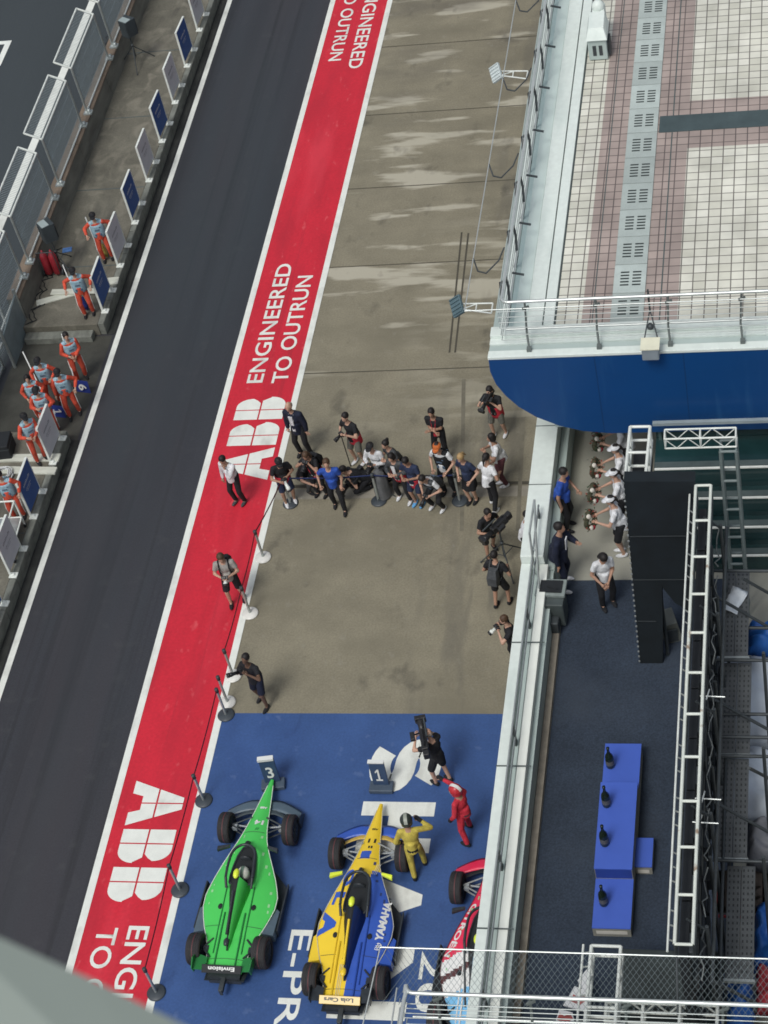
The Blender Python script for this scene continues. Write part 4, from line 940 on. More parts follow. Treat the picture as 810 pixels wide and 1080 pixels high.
def racing_car(loc, rz, label, matf, mats, c):
    t = empty('racing_car', loc, rz, label=label, cat='racing car', group='racing cars parked on the blue area')
    # bodywork
    mb = MB(); ys = [2.84-(4.82)*i/110 for i in range(111)]; us = [math.sin(math.pi/2*(i/14-1)) if 0 else (i/14-1) for i in range(29)]; secs = []
    for y in ys:
        s = stat(y); ring = [(u*s[1], y, topz(u*s[1], y)) for u in us]+[(s[1]*.97, y, (s[3]+s[4])/2), (s[1]*.8, y, s[4]), (-s[1]*.8, y, s[4]), (-s[1]*.97, y, (s[3]+s[4])/2)]
        secs.append(ring)
    n = len(secs[0])
    mb.loft(secs)
    for i, f in enumerate(mb.f):
        xs_ = [mb.v[k] for k in f]; x = sum(p[0] for p in xs_)/len(f); y = sum(p[1] for p in xs_)/len(f); mb.m[i] = matf(x, y)
    body = mb.build('body', mats, t)
    def deco(o):
        bm = bmesh.new(); bm.from_mesh(o.data); bmesh.ops.triangulate(bm, faces=bm.faces)
        for _ in range(3):
            ed = [e for e in bm.edges if e.calc_length() > .06]
            if ed: bmesh.ops.subdivide_edges(bm, edges=ed, cuts=1, use_grid_fill=False); bmesh.ops.triangulate(bm, faces=bm.faces)
        bm.to_mesh(o.data); bm.free()
        for q in o.data.vertices: q.co.z = topz(q.co.x, q.co.y)+.008
        return o
    for body_txt, x, y, u, v, L, h, m, b2 in c['texts']:
        deco(text(body_txt, (x, y, .6), Vector((*u, 0)), Vector((*v, 0)), L, h, m, parent=body, bold=b2))
    for y0_, w_ in ((1.28, .8), (-.98, .95), (-1.72, .9)):
        mb = MB(); s_ = stat(y0_)[1]*w_; mb.path([(x_, y0_, topz(x_, y0_)+.003) for x_ in [s_*(k/8-1) for k in range(17)] if abs(x_) > (.27 if y0_ == -.98 else -1)], .006, 4); mb.build('panel_gap', carbon, body)
    rn = random.Random(c['seed']); mb = MB()
    for sg_ in (-1, 1):
        for k in range(16):
            y1 = 1.15-k*.145; xx = sg_*(stat(y1)[1]-.10-.03*(k % 2)); 
            if y1 < -1.0: break
            a_, b3 = rn.uniform(.012, .026), rn.uniform(.02, .05); p4 = [(xx-a_, y1-b3), (xx+a_, y1-b3), (xx+a_, y1+b3), (xx-a_, y1+b3)]
            if k % 3 != 1 and (k % 2 or rn.random() > .5): mb.quad(*[(q_[0], q_[1], topz(*q_)+.005) for q_ in p4])
    mb.build('small_marks', c['mark'], body)
    mb = MB()
    for k in range(14):
        x_, y_ = rn.uniform(-.3, .3), rn.uniform(-1.8, 1.7)
        if abs(x_) < stat(y_)[1]*.85 and not (-.2 < y_ < .95): mb.sphere((x_, y_, topz(x_, y_)), .009, .009, .004, seg=6, ring=4)
    mb.build('fasteners', dark_steel, body)
    for sgn in (-1, 1):
        mb = MB(); mb.path([(sgn*stat(y)[1], y, stat(y)[3]+.004) for y in ys[4:-4:3]], .009, 5); mb.build('edge_line', c['line'], body)
    # cockpit
    mb = MB(); prof = [(.0, .86), (.11, .80), (.19, .60), (.23, .35), (.25, .12), (.24, -.05), (.14, -.12), (0, -.13)]
    out = [(x, y, topz(x, y)+.012) for x, y in prof]+[(-x, y, topz(x, y)+.012) for x, y in prof[::-1][1:-1]]
    mb.slab([(x, y, .52) for x, y, z in out], .115, (0, 0, 1)); mb.build('cockpit', black, t)
    mb = MB(); mb.path([(x, y, .632) for x, y, z in out]+[(out[0][0], out[0][1], .632)], .028, 6); mb.build('cockpit_rim', carbon, t)
    mb = MB(); mb.box(-.12, .12, -.10, .0, .6, .76); mb.build('headrest', c['rest'], t, .03)
    mb = MB(); mb.lathe((0, .50, .64), [(.0, -.01), (.11, -.01), (.13, 0), (.13, .02), (.10, .03)], 14, 'Y'); mb.build('steering_wheel', carbon, t)
    hl = [(0, .92, .66), (0, .84, .80), (0, .74, .865)]
    mb = MB(); mb.path(hl, .035, 8)
    arc = [(0, .74, .865)]+[(.27*math.sin(a), .42+.32*math.cos(a), .865) for a in [i*math.pi/12 for i in range(1, 7)]]+[(.285, .2, .85), (.29, -.02, .80), (.27, -.2, .66)]
    mb.path(arc, .03, 8); mb.path([(-x, y, z) for x, y, z in arc], .03, 8); mb.build('halo', c['halo'], t)
    # spine, intake and camera pod
    mb = MB(); secs = []
    for y, w, z in ((-.08, .15, .93), (-.25, .14, .92), (-.6, .10, .82), (-1.0, .07, .72), (-1.35, .04, .60), (-1.55, .02, .50)):
        b_ = topz(0, y)-.03; secs.append([(-w*1.6, y, b_), (-w*.8, y, (z+b_)/2+.03), (-w*.35, y, z), (w*.35, y, z), (w*.8, y, (z+b_)/2+.03), (w*1.6, y, b_)])
    mb.loft(secs)
    for i, f in enumerate(mb.f):
        x = sum(mb.v[k][0] for k in f)/len(f); mb.m[i] = 1 if x < .03 else 0
    sp = mb.build('engine_cover', [c['spine'], black], t)
    mb = MB(); mb.tube((-.02, -.4, .88), (-.02, -1.3, .67), .028); mb.sphere((-.02, -1.42, .58), .06, .1, .05); mb.build('cooling_duct', c['duct'], sp)
    mb = MB(); mb.sphere((0, -.06, 1.0), .065, .12, .06); mb.tube((0, -.08, .9), (0, -.08, 1.0), .03); mb.build('camera_pod', fluo, t)
    for sgn in (-1, 1):
        mb = MB(); mb.loft([[(sgn*.42, .86, .60), (sgn*.42, .80, .60), (sgn*.42, .80, .68), (sgn*.42, .86, .68)], [(sgn*.66, .78, .62), (sgn*.66, .68, .62), (sgn*.66, .68, .72), (sgn*.66, .78, .72)]]); mb.build('mirror', c['mirror'], t, .015)
        # body creases and vents
        mb = MB(); mb.path([(sgn*.30, y, topz(sgn*.3, y)+.006) for y in (-.1, -.5, -.9, -1.3, -1.6)], .016, 6); mb.path([(sgn*.22, y, topz(sgn*.22, y)+.01) for y in (-.7, -1.1, -1.5, -1.9)], .02, 6); mb.build('body_crease', c['crease'][0 if sgn < 0 else 1], body)
        mb = MB(); mb.sphere((sgn*.36, -.55, topz(.36, -.55)+.01), .05, .07, .012); mb.build('vent', black, t)
        # floor and side panel
        mb = MB(); mb.prism([(sgn*.35, .75), (sgn*.80, .25), (sgn*.86, .15), (sgn*.86, -.95), (sgn*.72, -1.12), (sgn*.3, -1.2)], .05, .085); mb.build('floor', carbon, t)
        mb = MB(); q = [(sgn*.86, .22, .08), (sgn*.88, .22, .22), (sgn*.88, -.95, .30), (sgn*.86, -.95, .08)]; mb.slab(q, .03*sgn, (1, 0, 0)); mb.build('side_panel', c['panel'], t)
        mb = MB(); mb.loft([[(sgn*.80, -.45, .10), (sgn*.87, -.5, .10), (sgn*.87, -.5, .30), (sgn*.80, -.45, .32)], [(sgn*.62, -1.08, .12), (sgn*.86, -1.1, .12), (sgn*.86, -1.1, .36), (sgn*.62, -1.08, .40)]], smooth=False); mb.build('deflector', c['defl'] if sgn < 0 else c['wing'], t, .01)
    # front wing, two elements and end plates
    def wing(dy, dz, ch, nm, m, hw=.83):
        mb = MB(); secs = []
        for u in [i/10-1 for i in range(21)]:
            a = abs(u); x = u*hw; y = 2.15-.38*max(0, a-.35)**1.25-.0*a+dy; z = .19+dz+.05*math.sin(a*3.0); c_ = ch*(1-.25*a)
            secs.append([(x, y+c_*.45, z-.015), (x, y+c_*.2, z+.02), (x, y-c_*.2, z+.035), (x, y-c_*.55, z+.06), (x, y-c_*.5, z+.03), (x, y, z-.015)])
        mb.loft(secs); return mb.build(nm, m, t)
    wing(0, .0, .37, 'front_wing', c['wing']); wing(-.20, .05, .17, 'front_flap', c['flap'], .70)
    for sgn in (-1, 1):
        mb = MB(); mb.slab([(sgn*.84, 2.10, .06), (sgn*.84, 1.72, .05), (sgn*.85, 1.68, .34), (sgn*.84, 1.86, .33)], .02*sgn, (1, 0, 0)); mb.build('end_plate', c['end'], t)
        for fr, yw, wd, xw in ((1, 1.485, .26, .715), (0, -1.485, .31, .70)):
            w = empty('wheel', (sgn*xw, yw, .335)); w.parent = t; r = .335; h = wd/2
            prof = [(.235, -h*.92), (.28, -h), (.318, -h*.9), (r, -h*.66)]
            for k in range(5):
                x = -h*.55+k*h*.275; prof += [(r, x-.008), (r-.006, x-.004), (r-.006, x+.004), (r, x+.008)]
            prof += [(r, h*.66), (.318, h*.9), (.28, h), (.235, h*.92)]
            mb = MB(); mb.lathe((0, 0, 0), prof, 36, 'X'); mb.build('tyre', tyre_m, w)
            mb = MB()
            for e in (-1, 1): mb.lathe((0, 0, 0), [(.298, e*h*.965), (.306, e*h*.95)], 36, 'X')
            mb.lathe((0, 0, 0), [(.3365, -.008), (.3365, .006)], 36, 'X'); mb.build('tyre_marking', mat('tyre_mark', (.13, .035, .04), .6), w)
            mb = MB(); mb.lathe((0, 0, 0), [(.237, -h*.85), (.22, -h*.8), (.06, -h*.72), (.0, -h*.72)], 24, 'X'); mb.lathe((0, 0, 0), [(0, h*.72), (.06, h*.72), (.22, h*.8), (.237, h*.85)], 24, 'X')
            for k in range(10):
                a = k*math.pi/5
                for e in (-1, 1): mb.tube((e*h*.74, .05*math.cos(a), .05*math.sin(a)), (e*h*.82, .22*math.cos(a), .22*math.sin(a)), .012, n=4)
            mb.lathe((0, 0, 0), [(0, h*.95), (.03, h*.95), (.035, h*.7)], 10, 'X'); mb.build('rim', carbon, w)
            bx = .16 if fr else .36
            for k, (z0, z1) in enumerate(((.44, .42), (.26, .24))):
                mb = MB()
                for dy in (.22, -.22): mb.tube((sgn*bx, yw+dy, z0), (sgn*(xw-h), yw+.02, z1), .020, n=6, flat=.6)
                mb.build('wishbone', c['arm'] if fr else carbon, t)
            mb = MB(); mb.tube((sgn*bx, yw+.05, .30), (sgn*(xw-h), yw+.08, .33), .022, n=6); mb.obox((sgn*(xw-h-.07), yw, .37), .10, .12, .10); mb.build('upright', c['arm2'] if fr else carbon, t)
        # rear winglets
        mb = MB(); mb.slab([(sgn*.62, -1.55, .42), (sgn*.60, -2.05, .42), (sgn*.60, -2.08, .62), (sgn*.62, -1.85, .66)], .02*sgn, (1, 0, 0)); mb.build('rear_end_plate', c['rend'], t)
        mb = MB(); mb.slab([(sgn*.38, -1.72, .44), (sgn*.61, -1.66, .47), (sgn*.61, -2.05, .52), (sgn*.38, -2.03, .47)], .02, (0, 0, 1)); mb.build('rear_winglet', c['rend'], t)
    mb = MB(); mb.obox(None, .84, .17, .03, M=Matrix.Translation((0, -2.02, .53)) @ Matrix.Rotation(R(28), 4, 'X')); rw = mb.build('rear_wing', c['rear'], t, .008)
    u_ = Vector((-1, 0, 0)); v_ = -Vector((0, math.cos(R(28)), math.sin(R(28))))
    text(c['reartext'], Vector((.0 if c['rtw'] < .7 else .3, -2.02, .53))+Vector((.28 if c['rtw'] < .7 else 0, 0, 0))-v_*.045+Vector((0, -.008, .019)), u_, v_, c['rtw'], .085, c['rtm'], parent=rw, bold=.03)
    mb = MB(); mb.box(-.34, .34, -2.1, -1.95, .10, .30); mb.loft([[(-.45, -1.75, .10), (.45, -1.75, .10), (.45, -1.75, .12), (-.45, -1.75, .12)], [(-.42, -2.12, .22), (.42, -2.12, .22), (.42, -2.12, .25), (-.42, -2.12, .25)]], smooth=False); mb.build('diffuser', carbon, t)
    mb = MB(); mb.box(-.05, .05, -2.38, -2.06, .22, .32); mb.box(-.035, .035, -2.40, -2.375, .15, .33); mb.build('rear_light', c['light'], t, .01)
    mb = MB()
    for x in (-.07, .07): mb.tube((x, 2.22, .25), (x, 2.15, .2), .02)
    mb.build('wing_pylon', carbon, t)
    return t
UD, UR, UUP, ULF = (0, -1), (1, 0), (0, 1), (-1, 0)
def centre(pl, pr, ql, qr):
    f = (G(*pl, .34)+G(*pr, .34))/2; r = (G(*ql, .34)+G(*qr, .34))/2; c_ = (f+r)/2; d = f-r; return Vector((c_.x, c_.y, .012)), math.atan2(-d.x, d.y)
base = dict(seed=1, mark=mat('green_mark', (.30, .62, .30), .4), defl=slate, halo=carbon, line=white_p, rest=carbon, mirror=carbon, arm=dark_steel, arm2=mat('upright_grey', (.30, .33, .35), .4), panel=carbon, light=dark_steel)
loc, rz = centre((240.7, 874), (304.6, 876), (209.6, 1000.6), (274.8, 1004))
c1 = dict(base, texts=[('14', -.10, 1.83, UD, UR, .17, .12, text_w, .04) if 0 else ('14', .13, 1.62, ULF, UD, .20, .13, text_w, .05), ('ABB', .10, 2.02, ULF, UD, .16, .06, text_w, .05), ('//', .08, 1.40, ULF, UD, .09, .07, green_d, .03)],
          wing=slate, flap=mat('flap_slate', (.05, .07, .08), .5), end=carbon, spine=green_p, duct=carbon, crease=(green_d, green_d), rend=green_d, rear=black, reartext='Envision', rtw=.56, rtm=text_w)
car1 = racing_car(loc, rz, 'green racing car with a black rear strip reading Envision, left of the other two cars', lambda x, y: 0, [green_p], c1)
loc2, rz2 = centre((358.9, 901), (422.4, 899.7), (331.4, 1034), (398.6, 1038.7))
def my(x, y):
    if y < .95 and x > .04+.16*max(0, y): return 1
    if 1.28 < y < 1.50 and abs(x) < .15 and x < .06: return 1
    return 0
c2 = dict(base, seed=2, mark=mat('navy_mark', (.03, .05, .16), .4), defl=yellow_p, texts=[('L', -.52, .46, (-.2, -.98), (.98, -.2), .30, .24, blue_p, .07), ('O', -.36, 1.00, (-.2, -.98), (.98, -.2), .42, .22, blue_p, .05), ('A', -.70, .02, (-.15, -.98), (.98, -.15), .58, .36, blue_p, .07),
          ('YAMAHA', .62, -.62, (.07, .99), (-.99, .07), .92, .155, text_w, .05), ('11', .10, 1.83, ULF, UD, .17, .12, black, .03), ('ABB', .08, 2.12, ULF, UD, .13, .05, black, .03), ('II', .06, 1.62, ULF, UD, .09, .07, black, .03)],
          wing=blue_p, flap=tan_p, end=carbon, spine=mat('navy_gloss', (.012, .03, .12), .3), duct=yellow_p, crease=(mat('amber_gloss', (.62, .42, .02), .3), mat('mid_blue_gloss', (.02, .06, .30), .3)), rend=carbon, rear=tan_p, reartext='Lola Cars', rtw=.6, rtm=dark_steel, mirror=fluo, line=mat('cream_line', (.5, .5, .42), .4), arm=mat('arm_grey', (.25, .27, .27), .4))
car2 = racing_car(loc2, rz2, 'yellow and blue racing car with YAMAHA lettering, parked between the green and red cars', my, [yellow_p, blue_p], c2)
# round badge and pinstripes of the yellow and blue car
b2 = [o for o in car2.children if o.name.startswith('body')][0]
mb = MB(); cx, cy = .545, -.74
for r0, r1 in ((.085, .068),):
    n = 24; vs = [(cx+r*math.cos(i*math.pi/12), cy+r*math.sin(i*math.pi/12), topz(cx, cy)+.012) for r in (r0, r1) for i in range(n)]; mb.add(vs, [(i, (i+1) % n, n+(i+1) % n, n+i) for i in range(n)])
for k in range(3):
    a = k*math.pi/3+.5; d = Vector((math.cos(a), math.sin(a), 0)); e = Vector((-d.y, d.x, 0))*.009; o_ = Vector((cx, cy, topz(cx, cy)+.013)); mb.quad(o_-d*.065-e, o_+d*.065-e, o_+d*.065+e, o_-d*.065+e)
mb.build('badge', text_w, b2)
mb = MB()
for off_ in (.0, .035, .07):
    mb.path([(.06+off_+.17*max(0, y), y, topz(.1+.15*max(0, y), y)+.008) for y in (1.15, .95, .86)], .005, 4); mb.path([(-.14+off_, y, topz(-.1, y)+.01) for y in (-1.2, -1.5, -1.95)], .005, 4)
mb.build('pinstripe', text_w, b2)
p = G(482.6, 936.4, .34); rz3 = rz2-R(.5)
loc3 = p-Matrix.Rotation(rz3, 3, 'Z') @ Vector((-.715, 1.485, 0)); loc3.z = .012
def mr_(x, y):
    s_ = y-.55*(x+.3)
    if s_ > -.02: return 0
    if s_ > -.36: return 1
    if s_ > -.52: return 2
    if s_ > -.92: return 1
    return 3
c3 = dict(base, defl=black, texts=[('CITROËN', -.30, 1.02, (-.36, -.93), (.93, -.36), 1.25, .15, text_w, .03), ('G', .03, 1.95, ULF, UD, .09, .07, text_w, .03)],
          wing=red_p, flap=black, end=red_p, spine=mat('black_gloss', (.012, .012, .014), .3), duct=lblue_p, crease=(white_p, lblue_p), rend=lblue_p, rear=lblue_p, reartext='RACING', rtw=.5, rtm=text_w, line=brown_p, arm=mat('arm_grey', (.25, .27, .27), .4))
car3 = racing_car(loc3, rz3, 'red, white and light blue racing car half hidden behind the white parapet', mr_, [red_p, white_p, brown_p, lblue_p], c3)
# helmet left in the green car
def helmet_mesh(name, shell, visor, stripe, parent=None, label=None, loc=None, rz=0, cat=None):
    t = empty(name, loc or (0, 0, 0), rz, label=label, cat=cat)
    if parent: t.parent = parent
    mb = MB(); mb.sphere((0, 0, .13), .125, .145, .135, seg=20, ring=12); mb.loft([[(.115*math.cos(a), .12*math.sin(a)+.01, .02) for a in [i*math.pi/8 for i in range(16)]], [(.118*math.cos(a), .135*math.sin(a), .11) for a in [i*math.pi/8 for i in range(16)]]]); mb.build('shell', shell, t)
    mb = MB(); secs = []
    for z in (.10, .14, .175): secs.append([((.128 if z < .17 else .122)*math.sin(a), (.150 if z < .17 else .143)*math.cos(a), z) for a in [R(-70+14*i) for i in range(11)]])
    mb.loft(secs, closed=False, cap=False); mb.build('visor', visor, t)
    mb = MB(); secs = [[(x, .148*math.cos(a), .13+.138*math.sin(a)) for a in [R(10*i) for i in range(4, 19)]] for x in (-.035, .035)]; mb.loft(secs, closed=False, cap=False); mb.build('stripe', stripe, t)
    return t
hm = helmet_mesh('helmet', mat('helmet_cream', (.55, .56, .50), .3), black, mat('helmet_mark', (.10, .16, .12), .4), None, 'cream helmet left standing in the open cockpit of the green car', tuple(loc+Matrix.Rotation(rz, 3, 'Z') @ Vector((.06, .12, .62))), rz, 'helmet')
# winners' number boards in front of the cars
def number_board(px, h, num, label, rz_, bar=False):
    t = empty('number_board', G(*px, .012), rz_, label=label, cat='number board'); t.scale = (.82, .82, .9)
    mb = MB(); mb.box(-.32, .32, -.17, .17, 0, .13); mb.build('base', mat('board_base', (.06, .085, .12), .5, .2, 4), t, .02)
    mb = MB(); mb.slab([(-.21, .03, .12), (.21, .03, .12), (.21, .10, h), (-.21, .10, h)], .06, (0, 1, 0)); bo = mb.build('panel', mat('board_navy', (.035, .065, .13), .5, .1, 4), t, .01)
    v = Vector((0, .07, h-.12)).normalized(); (one(Vector((-.09, .028, .30)), Vector((1, 0, 0)), v, .18, .42, text_w, bo) if num == '1' else text(num, Vector((-.09, .028, .30)), Vector((1, 0, 0)), v, .19, .40, text_w, parent=bo, bold=.02))
    mb = MB(); mb.box(-.215, .215, .06, .17, h, h+.035) if not bar else mb.box(-.215, .215, .04, .17, h-.04, h+.035); mb.build('cap', text_w, bo)
number_board((403, 832), .95, '1', 'dark blue board with white number 1 at the nose of the yellow car', .0)
number_board((289, 829), 1.0, '3', 'dark blue board with a white number 3 at the nose of the green car', .15, True)

# ------------------------------------------------------------------ barrier posts and belts
def stanchion(px, base_m, label, h=.98):
    t = empty('barrier_post', G(*px, .014), label=label, cat='barrier post', group='retractable barrier posts')
    mb = MB(); mb.lathe((0, 0, 0), [(0, 0), (.20, 0), (.20, .015), (.17, .035), (.05, .05), (0, .05)], 24); mb.build('base', base_m, t)
    mb = MB(); mb.tube((0, 0, .04), (0, 0, h-.08), .032, n=12); mb.build('pole', mat('post_grey', (.07, .075, .08), .35, .1, 4) if base_m is black else steel, t)
    mb = MB(); mb.lathe((0, 0, h-.12), [(0, 0), (.045, 0), (.045, .11), (.03, .12), (0, .12)], 14); mb.build('head', dark_steel, t)
    return t.location + Vector((0, 0, h-.06))
base_grey = mat('post_base_dark', (.045, .055, .065), .45, .2, 4); base_wht = mat('post_base_white', (.66, .66, .62), .4, .1, 5)
PT = [((165, 1047), base_grey, 'dark based barrier post nearest the camera on the red lane edge'), ((190, 938.7), base_grey, 'dark based barrier post beside the rear of the green car'), ((215, 844.4), base_grey, 'dark based barrier post beside the front of the green car'),
      ((238.5, 754), base_grey, 'dark based barrier post at the blue area corner, lowest of the cluster of three'), ((240, 741), base_wht, 'white based barrier post in the middle of the cluster of three'), ((246.2, 713), base_wht, 'white based barrier post topmost of the cluster of three'),
      ((264, 647), base_wht, 'white based barrier post at the feet of the grey shirted photographer'), ((277.8, 587.9), base_wht, 'white based barrier post above the grey shirted photographer'), ((306.5, 531), base_grey, 'dark based barrier post beside the photographer with the white lens'),
      ((399.6, 528.5), base_grey, 'dark based barrier post by the grey cloth draped stand among the press'), ((485, 528.5), base_grey, 'dark based barrier post right of the crouching photographer')]
tops = [stanchion(*p_) for p_ in PT]
def belt(a, b, m, label, sag=.05):
    a, b = Vector(a), Vector(b); mb = MB(); secs = []
    for i in range(13):
        f = i/12; p = a.lerp(b, f); z = p.z-sag*4*f*(1-f); n_ = (b-a).normalized().cross(Vector((0, 0, 1)))*.004; secs.append([p+n_+Vector((0, 0, z-p.z+.024)), p-n_+Vector((0, 0, z-p.z+.024)), p-n_+Vector((0, 0, z-p.z-.024)), p+n_+Vector((0, 0, z-p.z-.024))])
    o_ = secs[0][0].copy(); mb.loft([[v-o_ for v in s_] for s_ in secs]); o = mb.build('barrier_belt', m, None, label=label, cat='barrier belt', group='belts between the barrier posts'); o.location = o_
dkred = mat('belt_dark_red', (.10, .01, .02), .6); bl_b = mat('belt_blue', (.008, .02, .09), .6)
nm = ['nearest post and one beside the green car rear', 'two posts beside the green car', 'green car front post and the blue corner post', None, None, 'cluster of three and the photographer in grey', 'two white based posts by the photographer in grey', 'topmost white based post and the white lens photographer']
for i, s_ in enumerate(nm):
    if s_: 
        j = 3 if i == 5 else i
        belt(tops[i], tops[i+1], dkred, 'dark red barrier belt strung between the '+s_)
belt(tops[8], tops[9], bl_b, 'blue barrier belt running in front of the crouching press, left stretch'); belt(tops[9], tops[10], bl_b, 'blue barrier belt running in front of the crouching press, right stretch')

# ------------------------------------------------------------------ people
def fuse(mb, voxel=.02):
    """join overlapping shapes into one continuous skin"""
    me = mb.mesh('tmp', black); o = bpy.data.objects.new('tmp', me); COL.objects.link(o)
    m = o.modifiers.new('r', 'REMESH'); m.mode = 'VOXEL'; m.voxel_size = voxel; m.use_smooth_shade = True
    sm = o.modifiers.new('s', 'SMOOTH'); sm.iterations = 2; sm.factor = .5
    dg = bpy.context.evaluated_depsgraph_get(); r = bpy.data.meshes.new_from_object(o.evaluated_get(dg)); bpy.data.objects.remove(o); bpy.data.meshes.remove(me)
    return r
def put(me, name, m, parent):
    me.name = name; me.materials.clear(); me.materials.append(m); me.polygons.foreach_set('material_index', [0]*len(me.polygons)); me.polygons.foreach_set('use_smooth', [True]*len(me.polygons))
    return link(name, me, parent)
def cone(mb, a, b, ra, rb): mb.tube(a, b, ra, rb, n=10); mb.sphere(a, ra*.99, seg=10, ring=6); mb.sphere(b, rb*.99, seg=10, ring=6)
def ik(a, b, l1, l2, pole):
    a, b = Vector(a), Vector(b); d = b-a; L = min(d.length, (l1+l2)*.995); d.normalize(); b = a+d*L
    x = (l1*l1-l2*l2+L*L)/(2*L); h = math.sqrt(max(0, l1*l1-x*x)); p = Vector(pole); p = (p-d*p.dot(d)).normalized(); return a+d*x+p*h, b
CC = {}
def cloth(c, rough=.85):
    k = tuple(c)
    if k not in CC: CC[k] = mat('cloth_%d' % len(CC), c, rough, .30, 9, fine=.1, fine_scale=40, bump=.9, vec=(1, 1, .45))
    return CC[k]
SK = {'light': mat('skin_light', (.47, .29, .21), .55, .06, 6), 'tan': mat('skin_tan', (.36, .21, .145), .55, .06, 6), 'dark': mat('skin_dark', (.13, .075, .05), .55, .06, 6)}
HC = {'black': mat('hair_black', (.012, .010, .010), .6, .3, 20), 'brown': mat('hair_brown', (.07, .04, .022), .6, .3, 20), 'blonde': mat('hair_blonde', (.36, .24, .11), .6, .2, 20), 'grey': mat('hair_grey', (.17, .15, .13), .6, .2, 20)}
eye_m = mat('eye_dark', (.02, .015, .012), .3); lip_m = mat('lip', (.25, .09, .075), .5)
K = dict(K=(.012, .013, .016), W=(.62, .64, .66), N=(.018, .028, .065), RED=(.50, .03, .05), GREY=(.30, .29, .27), BLUE=(.02, .07, .34), OR=(.55, .075, .04), TEAL=(.30, .46, .54), MAR=(.10, .035, .045), DG=(.05, .055, .06), YEL=(.46, .38, .07), BEI=(.40, .36, .28), SKY=(.10, .32, .60), KH=(.14, .14, .12), NV=(.008, .012, .03))
def person(px, z, face, label, top='K', legs='K', shoes='K', hair=('black', 'short'), skin='tan', sleeve='short', trouser='long', lean=8, hands=((-.22, .22, 1.05), (.22, .22, 1.05)), feet=((-.11, 0), (.12, .05)), hip=None, cap=None, bib=None, bibz=(.80, 1.22), headp=15, heady=0, ht=1.75, pack=None, skirt=None, female=False, jacket=False, scarf=None, headset=False, helmet=None, belt=None, lanyard=None, group=None, tabard=None, stripes=False, glove=None, kneel=False):
    if len(px) == 2 and z < 1 and 300 < px[0] < 530 and px[1] < 660: px = (px[0]+3.5, px[1])
    s = ht/1.75*1.02; loc = G(*px, z) if len(px) == 2 else Vector(px)
    th = R(180+face) if True else 0     # face 0 looks towards -Y, 90 towards +X
    t = empty('person', (loc.x, loc.y, z), th, label=label, cat='person', group=group); t.scale = (s, s, s)
    hz = hip if hip else .93-(.0 if abs(feet[0][1]-feet[1][1]) < .35 else .05)
    fz = lambda f: f[2] if len(f) > 2 else 0.0
    fc = (Vector((feet[0][0], feet[0][1], 0))+Vector((feet[1][0], feet[1][1], 0)))/2
    hipc = Vector((fc.x, fc.y-(.0 if not hip or kneel else .12), hz))
    a = R(lean); up = Vector((0, math.sin(a), math.cos(a))); fwd = Vector((0, math.cos(a), -math.sin(a)))
    P = lambda x, y, h: hipc+Vector((x, 0, 0))+fwd*y+up*h
    sw = .155 if female else .178
    neck = P(0, .0, .52); shl, shr = P(-sw, 0, .46), P(sw, 0, .46)
    B = MB()  # body
    B.sphere(P(0, .0, .34), .155 if female else .17, .115, .20, M=Matrix.Rotation(-a, 3, 'X')); B.sphere(P(0, .0, .14), .145, .115, .16, M=Matrix.Rotation(-a, 3, 'X')); B.sphere(P(0, -.01, .0), .165, .125, .13)
    cone(B, shl, shr, .056, .056); cone(B, P(0, 0, .45), P(0, .015, .60), .062, .052)
    ha = R(headp); hr = Matrix.Rotation(R(-heady), 3, 'Z') @ Matrix.Rotation(-ha, 3, 'X')
    hc = neck+up*.10+hr @ Vector((0, .015, .115)); H = lambda x, y, z_: hc+hr @ Vector((x, y, z_))
    B.sphere(H(0, -.01, .02), .076, .095, .105, M=hr); B.sphere(H(0, .03, -.055), .055, .06, .06, M=hr)
    B.sphere(H(0, .095, -.012), .014, .022, .022, M=hr); B.sphere(H(-.078, 0, -.005), .012, .02, .03, M=hr); B.sphere(H(.078, 0, -.005), .012, .02, .03, M=hr)
    arms = []
    for i, (sh, sg) in enumerate(((shl, -1), (shr, 1))):
        hx = hands[i]; tgt = Vector((hx[0], hx[1], hx[2]))+Vector((hipc.x, hipc.y, hz-.93)) if len(hx) == 3 else Vector(hx[:3])
        el, wr = ik(sh, tgt, .285, .26, (sg*.7, -.6, -.6)); arms.append((sh, el, wr))
        cone(B, sh, el, .052, .040); cone(B, el, wr, .040, .027)
        d = (wr-el).normalized(); pc = wr+d*.05; B.sphere(pc, .036, .036, .045)
    LG = []
    for i, sg in ((0, -1), (1, 1)):
        f = feet[i]; ank = Vector((f[0], f[1], .085+fz(f))); hp = hipc+Vector((sg*.09, 0, -.02))
        kn, an = ik(hp, ank, .43, .42, (sg*.25, 1, .1)); LG.append((hp, kn, an)); cone(B, hp, kn, .083, .056); cone(B, kn, an, .056, .038)
        B.sphere(an+Vector((0, .06, -.045)), .042, .11, .04)
    if helmet: pass
    body = put(fuse(B, .019), 'body', SK[skin], t)
    # fingers, eyes and mouth are joined into the body mesh
    E = MB()
